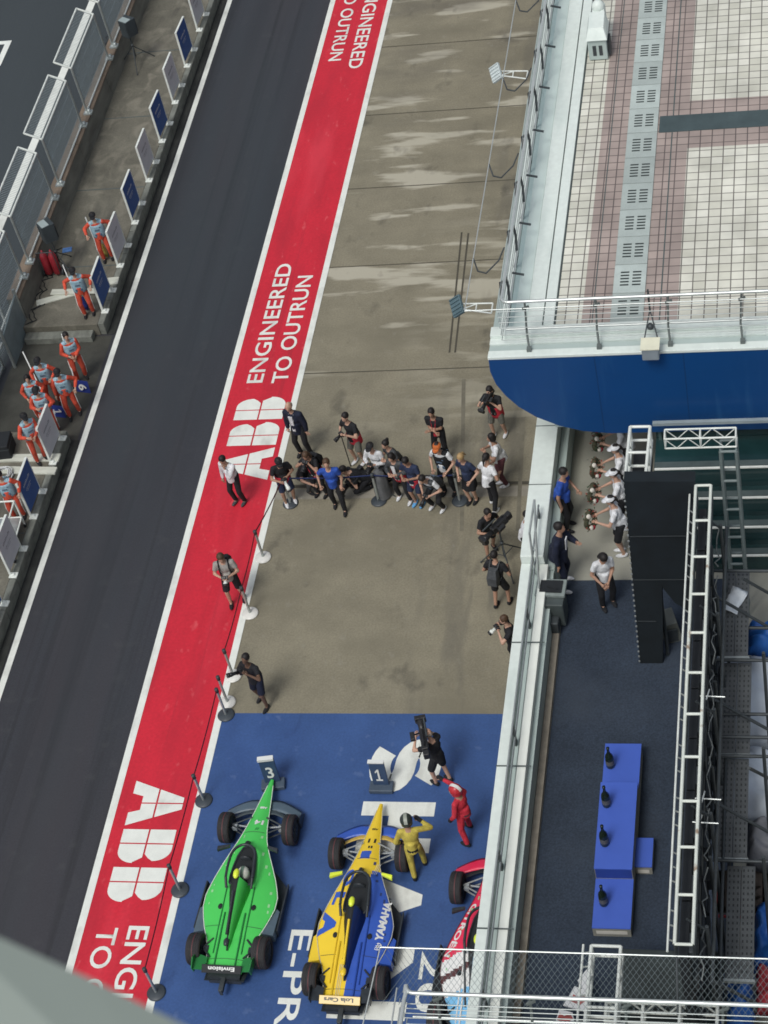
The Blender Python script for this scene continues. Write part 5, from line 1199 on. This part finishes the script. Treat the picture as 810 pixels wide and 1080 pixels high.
    for i, (sh, el, wr) in enumerate(arms):
        d = (wr-el).normalized(); sx, sy, _ = frame_from(d); side = sx if abs(sx.z) < abs(sy.z) else sy; palm = d.cross(side); sg = -1 if i == 0 else 1
        base = wr+d*.085
        for k, L in enumerate((.060, .072, .067, .052)):
            b0 = base+side*((k-1.5)*.019); b1 = b0+d*L*.55+palm*.008; b2_ = b1+d*L*.35+palm*.025*(1 if palm.z < 0 else -1); E.tube(b0, b1, .0088, n=6); E.tube(b1, b2_, .008, n=6); E.sphere(b1, .0086, seg=6, ring=4)
        tb = wr+d*.035+side*.03*sg; E.tube(tb, tb+d*.035+side*.028*sg, .0105, n=6); E.tube(tb+d*.035+side*.028*sg, tb+d*.062+side*.030*sg, .009, n=6)
    E.cur = 1
    for x in (-.03, .03): E.sphere(H(x, .083, .012), .010, .006, .006, M=hr, seg=6, ring=4)
    E.cur = 2; E.sphere(H(0, .088, -.055), .020, .006, .005, M=hr, seg=6, ring=4)
    em = E.mesh('extra', [SK[skin], eye_m, lip_m]); bm = bmesh.new(); bm.from_mesh(body.data); bm.from_mesh(em); bm.to_mesh(body.data); bm.free(); body.data.materials.clear()
    for m_ in (SK[skin], eye_m, lip_m): body.data.materials.append(m_)
    # clothes
    C = MB(); g_ = .022 if jacket else .012
    C.sphere(P(0, .0, .33), (.155 if female else .17)+g_, .115+g_, .20, M=Matrix.Rotation(-a, 3, 'X')); C.sphere(P(0, .0, .15), .148+g_, .118+g_, .17, M=Matrix.Rotation(-a, 3, 'X'))
    hem = -.16 if jacket else -.07
    C.tube(P(0, 0, .2), P(0, -.005, hem), .155+g_, .172+g_, n=16, flat=.74); cone(C, shl, shr, .056+g_, .056+g_)
    for sh, el, wr in arms:
        if sleeve == 'none': continue
        if sleeve == 'short': C.tube(sh, sh.lerp(el, .62), .052+g_, .055+g_*.6, n=10)
        else: cone(C, sh, el, .052+g_, .044+g_); C.tube(el, el.lerp(wr, .94), .046+g_, .034+g_*.7, n=10)
    put(fuse(C, .02), 'suit_top' if helmet else ('jacket' if jacket else 'shirt'), cloth(K[top]), t)
    C = MB(); C.sphere(hipc+Vector((0, -.01, .02)), .178, .138, .125)
    for hp, kn, an in LG:
        if trouser == 'long': cone(C, hp, kn, .094, .070); C.tube(kn, kn.lerp(an, .97), .070, .058, n=10)
        else: C.tube(hp, kn.lerp(hp, .08), .095, .086, n=10)
    put(fuse(C, .02), 'trousers' if trouser == 'long' else 'shorts', cloth(K[legs]), t)
    for i, (hp, kn, an) in enumerate(LG):
        C = MB(); C.sphere(an+Vector((0, .065, -.045)), .050, .135, .042, seg=12); C.sphere(an+Vector((0, -.02, -.02)), .048, .055, .055); put(fuse(C, .016), 'shoe', cloth(K[shoes], .6), t)
        if stripes:
            C = MB(); sg = -1 if i == 0 else 1; C.path([hp.lerp(kn, .3)+Vector((sg*.088, 0, 0)), kn+Vector((sg*.070, 0, 0)), kn.lerp(an, .8)+Vector((sg*.062, 0, 0))], .014, 5); C.build('leg_stripe', text_w, t)
    if glove:
        for sh, el, wr in arms: C = MB(); d = (wr-el).normalized(); cone(C, wr-d*.03, wr+d*.09, .042, .048); C.build('glove', cloth(K[glove]), t)
    # head wear
    if helmet:
        hh = helmet_mesh('helmet', *helmet, parent=t); hh.location = H(0, -.005, -.115); hh.rotation_euler = (hr.to_euler())
    else:
        if hair[1] != 'bald':
            C = MB(); hm_ = HC[hair[0]]; C.sphere(H(0, -.025, .035), .088, .100, .103, M=hr, seg=14, ring=10)
            if hair[1] == 'long': C.sphere(H(0, -.06, -.05), .088, .065, .15, M=hr); C.sphere(H(0, -.05, -.14), .095, .055, .10, M=hr)
            if hair[1] == 'bob': C.sphere(H(0, -.03, -.02), .105, .095, .11, M=hr)
            if hair[1] == 'bun': C.sphere(H(.02, -.12, .06), .045)
            if hair[1] == 'tail': C.sphere(H(0, -.12, .02), .035, .04, .04, M=hr); cone(C, H(0, -.13, .0), H(0, -.15, -.18), .032, .014)
            me = fuse(C, .014); put(me, 'hair', hm_, t)
        else:
            C = MB(); C.sphere(H(0, -.035, -.005), .081, .092, .06, M=hr); put(fuse(C, .014), 'hair', HC[hair[0]], t)
        if cap:
            C = MB(); secs = []
            for f in range(6):
                p_ = f/5*math.pi/2; r_c, z_c = .098*math.cos(p_), .045+.085*math.sin(p_); secs.append([H(r_c*math.cos(q_), -.015+r_c*1.1*math.sin(q_), z_c) for q_ in [i*math.pi/8 for i in range(16)]])
            C.loft(secs); C.loft([[H(.075*math.cos(q_), .07+rr*math.sin(q_), .052+zz) for q_ in [math.pi*i/8 for i in range(9)]] for rr, zz in ((.0, .006), (.10, -.012), (.10, -.018), (0, 0))], closed=False, cap=False); C.build('cap', cloth(K[cap] if isinstance(cap, str) else cap), t)
        if headset:
            C = MB(); C.path([H(.092*math.cos(q_), -.01, .03+.105*math.sin(q_)) for q_ in [math.pi*i/8 for i in range(9)]], .009, 5); C.sphere(H(-.09, 0, 0), .02, .035, .04, M=hr); C.sphere(H(.09, 0, 0), .02, .035, .04, M=hr); C.path([H(.09, .02, -.02), H(.05, .10, -.055)], .006, 5); C.build('headset', black, t)
    if bib or tabard:
        c_ = K[bib or tabard]; z0, z1 = (bibz[0]-.93, bibz[1]-.93) if bib else (-.02, .47)
        C = MB(); n = 20; secs = []
        for i in range(7):
            h = z0+(z1-z0)*i/6; w = (.195 if h < .1 else .20)-(.03 if h > .42 else 0); secs.append([P((w)*math.cos(q_), (.150 if h < .1 else .148)*math.sin(q_), h) for q_ in [2*math.pi*k/n for k in range(n)]])
        C.loft(secs, cap=False)
        if tabard:
            for sg in (-1, 1): cone(C, P(sg*.07, 0, .475), P(sg*.15, 0, .47), .068, .064)
        o = C.build('bib' if bib else 'tabard', cloth(c_), t); m_ = o.modifiers.new('s', 'SOLIDIFY'); m_.thickness = .008
        if bib:
            C = MB(); C.obox(None, .10, .006, .08, M=Matrix.Translation(P(.0, .158, (z0+z1)/2+.03))); C.build('bib_mark', text_w, o)
        else:
            C = MB()
            for k, (x, h, w_, hh_) in enumerate(((0, .30, .13, .05), (0, .12, .20, .09), (-.1, .40, .04, .03))): C.obox(None, w_, .006, hh_, M=Matrix.Translation(P(x, .156, h)) @ Matrix.Rotation(-a, 4, 'X')); C.obox(None, w_, .006, hh_, M=Matrix.Translation(P(x, -.156, h)) @ Matrix.Rotation(-a, 4, 'X'))
            C.build('tabard_print', mat('tabard_print', (.10, .15, .22), .7, .5, 22), o)
    if skirt:
        C = MB(); C.tube(hipc+Vector((0, 0, .12)), hipc+Vector((0, .01, -.38)), .15, .20, n=16, flat=.8); C.build('skirt', cloth(K[skirt]), t)
    if scarf:
        C = MB(); C.slab([P(-.05, .12, .48), P(.05, .12, .48), P(.04, .15, .05), P(-.03, .15, .05)], .02, (0, 1, 0)); C.build('shirt_front', cloth(K[scarf]), t)
    if lanyard:
        C = MB(); C.path([P(-.06, .06, .50), P(-.04, .15, .30), P(0, .16, .12), P(.04, .15, .30), P(.06, .06, .50)], .008, 4); C.box(*[v for v in (P(0, .16, .1).x-.035, P(0, .16, .1).x+.035, P(0, .16, .1).y, P(0, .16, .1).y+.012, P(0, .16, .1).z-.09, P(0, .16, .1).z)]); C.build('lanyard', cloth(K[lanyard]), t)
    if belt:
        C = MB(); C.tube(P(0, 0, -.01), P(0, 0, .05), .182, .18, n=18, flat=.78); C.build('belt', cloth(K[belt]), t)
    if pack:
        C = MB(); C.loft([[P(-.13, -.14, .02), P(.13, -.14, .02), P(.11, -.30, .04), P(-.11, -.30, .04)], [P(-.14, -.14, .25), P(.14, -.14, .25), P(.12, -.31, .25), P(-.12, -.31, .25)], [P(-.11, -.13, .46), P(.11, -.13, .46), P(.09, -.24, .44), P(-.09, -.24, .44)]], smooth=False)
        for sg in (-1, 1): C.path([P(sg*.10, -.13, .45), P(sg*.11, .0, .56), P(sg*.11, .13, .42), P(sg*.12, .14, .22), P(sg*.13, -.12, .1)], .02, 5)
        C.build('backpack', cloth(K[pack]), t, .02)
    Mw = Matrix.Translation(t.location) @ Matrix.Rotation(th, 4, 'Z') @ Matrix.Scale(s, 4)
    inf = dict(M=Mw, face=th, hands=[Mw @ (wr+(wr-el).normalized()*.07) for sh, el, wr in arms], head=Mw @ hc, local=lambda v: Mw @ Vector(v), P=lambda *v: Mw @ P(*v), H=lambda *v: Mw @ H(*v))
    return inf
cam_black = mat('camera_black', (.018, .019, .021), .4, .2, 8)
def aim(o, d):
    d = Vector(d).normalized(); o.rotation_mode = 'QUATERNION'; o.rotation_quaternion = d.to_track_quat('Y', 'Z')
def photo_camera(loc, d, label, lens='black', L=.16):
    t = empty('photo_camera', loc, label=label, cat='camera'); aim(t, d)
    mb = MB(); mb.box(-.075, .075, -.045, .04, -.055, .05); mb.box(-.03, .03, -.04, .035, .05, .08); mb.box(.05, .085, -.04, .055, -.07, .04); mb.build('body', cam_black, t, .012)
    lm = white_metal if lens == 'white' else cam_black
    mb = MB(); mb.lathe((0, .04, 0), [(0, 0), (.038, 0), (.040, L*.6), (.052, L*.7), (.052, L), (0, L)], 16, 'Y'); l = mb.build('lens', lm, t)
    mb = MB(); mb.lathe((0, .04+L, 0), [(0, .002), (.045, .002), (.056, .0), (.058, .05), (.05, .05), (.046, .01)], 16, 'Y'); mb.build('lens_hood', cam_black, l)
    return t
def video_camera(loc, d, label, sc=1.0):
    t = empty('video_camera', loc, label=label, cat='video camera'); aim(t, d); t.scale = (sc, sc, sc)
    mb = MB(); mb.box(-.06, .06, -.26, .16, -.08, .10); mb.box(-.055, .055, -.38, -.265, -.07, .09); mb.build('body', cam_black, t, .015)
    mb = MB(); mb.lathe((0, .16, 0), [(0, 0), (.055, 0), (.06, .12), (.075, .18), (.075, .24), (0, .24)], 16, 'Y'); l = mb.build('lens', cam_black, t)
    mb = MB(); mb.box(-.10, .10, .38, .46, -.075, .075); mb.build('matte_box', cam_black, l, .01)
    mb = MB(); mb.path([(0, -.2, .10), (0, -.18, .17), (0, .10, .17), (0, .12, .10)], .014, 6); mb.build('handle', cam_black, t)
    mb = MB(); mb.tube((-.06, .08, .09), (-.15, .05, .12), .016); mb.box(-.22, -.14, -.06, .10, .08, .16); mb.build('viewfinder', cam_black, t, .01)
    mb = MB(); mb.tube((.07, -.05, .15), (.07, .32, .15), .018); mb.build('microphone', dark_steel, t)
    return t
def phone(loc, d, label):
    t = empty('mobile_phone', loc, label=label, cat='phone'); aim(t, d); mb = MB(); mb.box(-.038, .038, -.006, .006, -.08, .08); mb.build('case', cam_black, t, .003)
    mb = MB(); mb.box(-.034, .034, -.0085, -.0065, -.072, .072); mb.build('screen', mat('phone_screen', (.05, .06, .08), .15), t)

CAMH = ((-.10, .30, 1.42), (.10, .30, 1.42)); CHEST = ((-.09, .30, 1.18), (.10, .30, 1.18)); DOWN = ((-.27, .03, .80), (.27, .05, .80)); CROSS = ((.06, .24, 1.15), (-.06, .26, 1.13))
def mid(i): return (i['hands'][0]+i['hands'][1])/2
def dirf(face, dz=0): return Vector((math.sin(R(face)), -math.cos(R(face)), dz))
PR = 'press and officials behind the belt'
GZ = .004
person((255, 529), .012, -20, 'man in white shirt and black trousers on the red lane, hand at his chin', 'W', 'K', 'DG', sleeve='long', hands=((-.05, .22, 1.42), (.25, .08, .82)), headp=25)
person((320, 478), GZ, -15, 'large man in dark navy jacket with a white pass standing at the lane edge', 'NV', 'K', 'K', hair=('grey', 'bald'), skin='light', sleeve='long', jacket=True, hands=((-.24, .05, .82), (.24, .06, .82)), lanyard='W', ht=1.9, scarf='W')
i = person((303, 529), GZ, 25, 'photographer with a long white lens beside the belt post, in red bib and blue shorts', 'K', 'N', 'W', trouser='short', bib='RED', bibz=(.78, 1.08), hands=((-.10, .28, 1.15), (.14, .40, 1.18)), lean=14, headp=30, cap='K')
photo_camera(mid(i), dirf(40, -.9), 'camera with a big white lens pointed down by the belt post', 'white', .24)
i = person((322, 514), GZ, 60, 'crouching person in black reaching an arm out, left of the man in blue polo', 'K', 'DG', 'K', hip=.42, lean=25, hands=((.05, .45, 1.15), (.20, .50, 1.0)), skin='light', feet=((-.15, -.1), (.15, .15)))
i = person((338, 521), GZ, -20, 'long haired photographer with black backpack, just left of the man in blue polo', 'K', 'K', 'K', hair=('brown', 'long'), bib='RED', bibz=(.70, 1.05), hands=CAMH, pack='K', headp=30, female=True, lean=14, ht=1.7)
photo_camera(mid(i), dirf(-20, -.7), 'black camera held by the long haired photographer')
person((357, 537), GZ, 5, 'man in a bright blue polo shirt walking in front of the belt', 'BLUE', 'K', 'K', hair=('brown', 'short'), skin='light', hands=((-.20, .10, .86), (.30, .06, .92)), feet=((-.10, .12), (.16, -.15)), ht=1.8, headp=5)
i = person((378, 487), GZ, -30, 'photographer in black tee and grey shorts standing behind the crouching press, holding a small camera', 'K', 'KH', 'W', trouser='short', bib='RED', bibz=(.74, 1.0), hands=((-.12, .33, 1.28), (.14, .26, 1.22)), skin='light', headp=10, ht=1.78)
photo_camera(mid(i), dirf(-45, -.3), 'small black camera held level by the photographer in grey shorts')
t = empty('monopod', G(370, 492, GZ), label='black monopod standing by the photographer in grey shorts', cat='monopod'); mb = MB(); mb.tube((0, 0, 0), (-.05, .05, 1.1), .014); mb.build('tube', cam_black, t); mb = MB(); mb.sphere((-.05, .05, 1.12), .035); mb.build('head', cam_black, t)
i = person((384, 513), GZ, -60, 'camera operator in black crouching low behind a big lens, right of the man in blue', 'K', 'K', 'K', hip=.33, lean=50, hands=((-.12, .45, 1.15), (.12, .45, 1.15)), feet=((-.12, -.05), (.14, .2)), headp=20, skin='light')
video_camera(G(371, 506, .45), dirf(-35, -.25), 'big black camera low on the floor beside the man in blue polo', 1.1)
i = person((398, 505), GZ, -15, 'man in white shirt and black cap kneeling behind the grey draped stand', 'W', 'K', 'K', sleeve='long', cap='K', hip=.50, lean=12, hands=CHEST, skin='light', feet=((-.12, -.05), (.12, .15)))
photo_camera(mid(i), dirf(-15, -.4), 'black camera held by the man in the black cap')
person((417, 505), GZ, -40, 'woman with hair in a bun crouching behind the press group, in dark grey', 'DG', 'K', 'K', hair=('black', 'bun'), hip=.60, lean=15, hands=CHEST, skin='light', female=True, feet=((-.12, -.05), (.12, .15)))
person((424, 528), GZ, -15, 'woman in a dark jacket over white shirt and red bib, black trousers and white shoes', 'DG', 'K', 'W', hair=('black', 'bob'), bib='RED', bibz=(.74, 1.02), scarf='W', sleeve='long', hands=CHEST, female=True, skin='light', feet=((-.16, 0), (.17, -.08)), lean=12, headp=20)
person((440, 531), GZ, -20, 'photographer in navy tee and red bib with bare legs and bright blue shoes', 'N', 'N', 'SKY', trouser='short', bib='RED', bibz=(.66, .98), hands=CHEST, headp=35, feet=((-.09, 0), (.10, .03)))
i = person((463, 532), GZ, -25, 'photographer in grey vest and white sleeves bending forward with a lowered camera, white shoes', 'W', 'K', 'W', sleeve='short', hip=.78, lean=42, headp=25, hands=((-.14, .45, .98), (.10, .45, .98)), tabard='DG', feet=((-.14, .12), (.16, .15)), skin='light')
photo_camera(mid(i), dirf(-35, -.8), 'black camera held low by the bending photographer', L=.2)
person((465, 482), GZ, -10, 'stocky man in black tee with red lanyard, arms folded, standing behind the others', 'K', 'K', 'K', hands=CROSS, lanyard='RED', skin='tan', ht=1.78)
person((473, 519), GZ, -15, 'man in black vest and white sleeves wearing an orange cap', 'W', 'K', 'K', cap=(.45, .12, .03), tabard='K', hands=((-.18, .25, 1.0), (.20, .22, 1.0)), skin='light', bib=None, ht=1.82, headp=20, feet=((-.1, 0), (.14, .05)))
person((498, 528), GZ, -25, 'blonde woman in blue jersey and dark skirt holding a folded reflector', 'N', 'K', 'K', hair=('blonde', 'tail'), trouser='short', skirt='K', hands=((-.24, .24, 1.05), (.1, .25, 1.08)), skin='light', female=True, headp=25, feet=((-.05, 0), (.08, .08)))
t = empty('reflector', G(487, 497, .75), label='pale folded oval reflector held by the blonde woman', cat='reflector'); mb = MB(); mb.lathe((0, 0, 0), [(0, .0), (.19, .0), (.20, .01), (.19, .02), (0, .02)], 20); mb.v = [(a, b*.6, c_) for a, b, c_ in mb.v]; mb.build('disc', cloth(K['BEI']), t); mb = MB(); mb.path([(.2*math.cos(k*math.pi/8), .12*math.sin(k*math.pi/8), .01) for k in range(17)], .01, 5); mb.build('rim', cam_black, t); t.rotation_euler = (.5, .5, .6)
person((517, 537), GZ, 150, 'person with black ponytail in white shirt, seen from behind beside the press', 'W', 'K', 'W', hair=('black', 'tail'), sleeve='short', hands=((-.15, .25, 1.2), (.2, .2, 1.1)), feet=((-.14, .15), (.12, -.1)), female=True, headp=5)
person((534, 511), GZ, -70, 'woman in white shirt and maroon trousers with white shoes near the blue canopy corner', 'W', 'MAR', 'W', hair=('black', 'bob'), sleeve='short', hands=((-.10, .32, 1.30), (.1, .32, 1.28)), female=True, headp=10, feet=((-.08, 0), (.08, .05)))
i = person((525, 459), GZ, -15, 'camera operator in red bib and shorts standing under the rounded canopy corner', 'K', 'KH', 'W', trouser='short', bib='RED', bibz=(.72, 1.12), hands=CAMH, skin='light', feet=((-.12, -.06), (.14, .08)))
video_camera(mid(i)+Vector((0, 0, .05)), dirf(-25, -.3), 'shoulder camera of the operator under the canopy corner', .8)
i = person((514, 583), GZ, 40, 'cameraman in black leaning over a tripod camera near the parapet', 'K', 'K', 'K', trouser='short', lean=22, hands=((-.20, .25, .95), (.16, .42, 1.15)), skin='tan', feet=((-.15, -.1), (.16, .15)))
p = G(534, 596, GZ); tripod(p, .5, 1.25, 'black tripod of the cameraman near the white parapet', .62)
video_camera(p+Vector((-.02, 0, 1.36)), dirf(-40, -.15), 'large black video camera on the tripod near the parapet', 1.15)
person((526, 640), GZ, 165, 'person in black tee and shorts with a black backpack seen from behind, below the tripod', 'K', 'K', 'K', trouser='short', pack='DG', hands=((-.22, .22, 1.0), (.18, .25, 1.1)), skin='tan', feet=((-.12, -.06), (.14, .12)), headp=0)
i = person((549, 702), GZ, -70, 'photographer standing close under the white parapet, only head and lens showing', 'K', 'K', 'K', hands=CAMH, skin='light', hair=('brown', 'short'))
photo_camera(mid(i), dirf(-60, -.5), 'camera with a pale lens poking out beside the white parapet', 'white', .14)
person((559, 594), GZ, 90, 'person in white shirt almost hidden behind the wide white parapet', 'W', 'K', 'K', sleeve='short', hands=DOWN)
i = person((252, 634), .012, 10, 'photographer in light grey shirt with black straps walking on the red lane', 'GREY', 'K', 'K', hair=('brown', 'short'), skin='light', trouser='short', hands=CHEST, pack='K', ht=1.85, headp=28, feet=((-.13, -.06), (.16, .08)))
photo_camera(mid(i), dirf(10, -.6), 'camera held at the chest of the photographer in grey', 'white', .10)
i = person((280, 742), GZ, -20, 'photographer in black tee and long shorts aiming up beside the blue area corner', 'K', 'NV', 'K', skin='dark', trouser='short', hands=((-.16, .32, 1.45), (.12, .26, 1.34)), feet=((-.12, .10), (.16, -.10)), headp=-5, ht=1.8)
photo_camera(mid(i)+Vector((-.05, 0, .05)), dirf(-50, .35), 'black camera with long lens of the photographer by the blue area corner', L=.24)
i = person((468, 826), .012, -125, 'cameraman in black shorts with a big camera on his shoulder, on the blue area', 'K', 'K', 'K', skin='light', hair=('grey', 'bald'), trouser='short', lean=4, hands=((-.14, .34, 1.45), (.08, .26, 1.42)), feet=((-.12, .08), (.13, -.08)), ht=1.8)
video_camera(i['H'](-.15, -.02, -.02), dirf(-165, .1)*1, 'big black shoulder camera above the red suited driver', 1.2)
i = person((497, 884), .012, -115, 'racing driver in red overalls and red white helmet reaching out to the cameraman', 'RED', 'RED', 'K', sleeve='long', helmet=(mat('helmet_red', (.45, .03, .04), .3), mat('helmet_visor', (.10, .13, .16), .15), text_w), hands=((-.26, .12, .90), (.22, .55, 1.45)), glove='K', belt='MAR', feet=((-.20, -.05), (.22, .15)), lean=0)
i = person((443, 922), .012, -170, 'racing driver in yellow overalls and dark helmet raising a fist', 'YEL', 'YEL', 'K', sleeve='long', helmet=(mat('helmet_dark', (.03, .04, .035), .3), black, mat('helmet_pale', (.3, .33, .28), .4)), hands=((-.26, .14, .92), (.24, .26, 1.42)), glove='K', belt='K', feet=((-.10, -.12), (.12, .22)), ht=1.78)
# terrace
person((597, 556), TZ, 75, 'man in a blue polo shirt standing on the terrace beside the parapet', 'BLUE', 'K', 'K', hair=('black', 'short'), skin='tan', hands=((-.15, .28, 1.05), (.22, .05, .85)))
person((591, 617), TZ+.012, 80, 'man in dark suit and white trainers standing on the terrace beside the parapet', 'NV', 'NV', 'W', hair=('black', 'short'), skin='tan', sleeve='long', jacket=True, scarf='W', hands=((-.05, .38, 1.25), (.24, .05, .85)), feet=((-.16, .05), (.18, .10)), ht=1.84, headp=5)
person((641, 637), TZ+.012, 25, 'woman in white tee and black trousers looking down on the navy carpet edge', 'W', 'K', 'K', hair=('black', 'long'), skin='tan', hands=((-.02, .26, .98), (.14, .26, .98)), female=True, headp=45, lean=10, ht=1.72)
def wreath(loc, label, seed):
    t = empty('flower_wreath', loc, label=label, cat='wreath', group='wreaths held by the flower attendants'); rnd = random.Random(seed)
    mb = MB(); q = [(.15*math.cos(k*math.pi/8), .03*math.sin(k*math.pi/4), .17*math.sin(k*math.pi/8)) for k in range(17)]; mb.path(q, .05, 8); mb.build('ring', mat('wreath_leaf', (.06, .06, .035), .8, .5, 20), t)
    mb = MB(); cs = []
    for k in range(190):
        a_ = rnd.uniform(0, 6.28); r = .07; p = Vector((.15*math.cos(a_), 0, .17*math.sin(a_)))+Vector((rnd.gauss(0, .035), rnd.gauss(0, .04), rnd.gauss(0, .035))); d = Vector((rnd.gauss(0, 1), rnd.gauss(0, 1), rnd.gauss(0, 1))).normalized()*.035; e = d.cross(Vector((rnd.gauss(0, 1), rnd.gauss(0, 1), 1))).normalized()*.016; mb.cur = 0 if k % 3 else 1
        mb.quad(p-d, p-e, p+d, p+e)
    mb.build('leaves', [mat('leaf_dark_green', (.035, .06, .03), .7, .3, 20), mat('leaf_red_brown', (.22, .045, .03), .7, .4, 20)], t)
    mb = MB(); a_ = 2.4; mb.sphere((.15*math.cos(a_), -.05, .17*math.sin(a_)), .055, .045, .055); a_ = 4.2; mb.sphere((.15*math.cos(a_), -.05, .17*math.sin(a_)), .05, .04, .05); mb.build('white_flower', cloth((.65, .62, .55)), t)
    mb = MB(); mb.sphere((0, -.05, -.18), .06, .03, .045); mb.build('red_ribbon', cloth(K['RED']), t)
    t.rotation_euler = (rnd.uniform(-.4, -.1), .3, 1.1)
fl = [((659, 584), 'attendant in white cap and tee nearest the camera, holding a wreath, arms straight out'), ((662, 556), 'second attendant in white from the front of the wreath row'), ((664, 530), 'third attendant in white from the front of the wreath row'), ((666, 502), 'farthest attendant in white holding a wreath just under the canopy')]
for k, (px, lb) in enumerate(fl):
    i = person(px, TZ, -85, lb, 'W', 'K', 'W', hair=('black', 'tail'), cap='W', skin='light', trouser='short', hands=((-.13, .42, 1.15), (.13, .42, 1.15)), female=True, ht=1.68, feet=((-.08, 0), (.08, .04)), group='attendants holding wreaths')
    wreath(mid(i)+Vector((-.10, 0, -.02)), 'flower and leaf wreath held by the '+['attendant nearest the camera', 'second attendant from the front', 'third attendant from the front', 'farthest attendant'][k], k)
# marshals on the left
MG = 'marshals in orange overalls'
def marshal(px, z, face, label, hands, **k):
    k.setdefault('headp', 12); k.setdefault('ht', 1.74)
    return person(px, z, face, label, 'OR', 'OR', 'K', sleeve='long', hands=hands, tabard='TEAL', stripes=True, group=MG, skin=k.pop('skin', 'light'), cap=k.pop('cap', 'K'), **k)
marshal((115, 273), PLZ, 15, 'marshal leaning on the grey sign board, highest up the platform', ((-.30, .12, 1.05), (.32, .22, 1.12)))
marshal((95, 331), PLZ, 15, 'marshal beside the blue sign at the platform step, stick in hand', ((-.32, .12, 1.05), (.36, .15, 1.10)))
marshal((87, 399), .006, 30, 'marshal with long hair at the back right of the group, holding the number 6 stick', ((-.05, .25, 1.0), (.12, .28, 1.1)), cap=None, hair=('black', 'short'))
marshal((81, 437), .006, 15, 'marshal with printed pale blue tabard in front, beside the number 6 board', ((-.30, .15, 1.05), (.28, .05, .85)), feet=((-.10, -.05), (.16, .10)))
marshal((60, 425), .006, 10, 'marshal at the back left of the group of marshals', ((-.22, .22, 1.1), (.28, .15, 1.0)))
marshal((47, 440), .006, 20, 'short marshal mostly hidden in the left of the group', ((-.20, .2, 1.0), (.20, .2, 1.0)), cap=None, ht=1.62, hair=('black', 'bob'))
marshal((58, 456), .006, 15, 'marshal in the middle of the group holding a blue numbered stick', ((-.15, .28, 1.15), (.12, .30, 1.2)))
marshal((44, 485), PLZ, 40, 'marshal in black cap resting both arms on the grey sign above the white planks', ((-.02, .36, 1.12), (.18, .36, 1.20)), cap='K')
marshal((22, 545), PLZ, 10, 'marshal nearest the camera behind the blue sign at the left edge', ((-.28, .12, .95), (.30, .25, 1.08)), cap=None)
# draped stand among the press
t = empty('draped_stand', G(405, 524, GZ), label='grey cloth draped stand behind the middle belt post', cat='stand')
mb = MB(); rnd = random.Random(4); secs = []
for z, w in ((.05, .20), (.3, .20), (.65, .18), (.88, .14), (.95, .04)): secs.append([(w*(1+.12*math.sin(5*a_+z*3))*math.cos(a_), w*.8*(1+.12*math.sin(4*a_+1))*math.sin(a_), z) for a_ in [i_*math.pi/10 for i_ in range(20)]])
mb.loft(secs); mb.build('cloth', cloth((.10, .105, .11)), t)
mb = MB()
for k in range(3): a_ = k*2.1; mb.tube((.1*math.cos(a_), .1*math.sin(a_), .2), (.3*math.cos(a_), .3*math.sin(a_), .0), .015)
mb.build('leg', dark_steel, t)
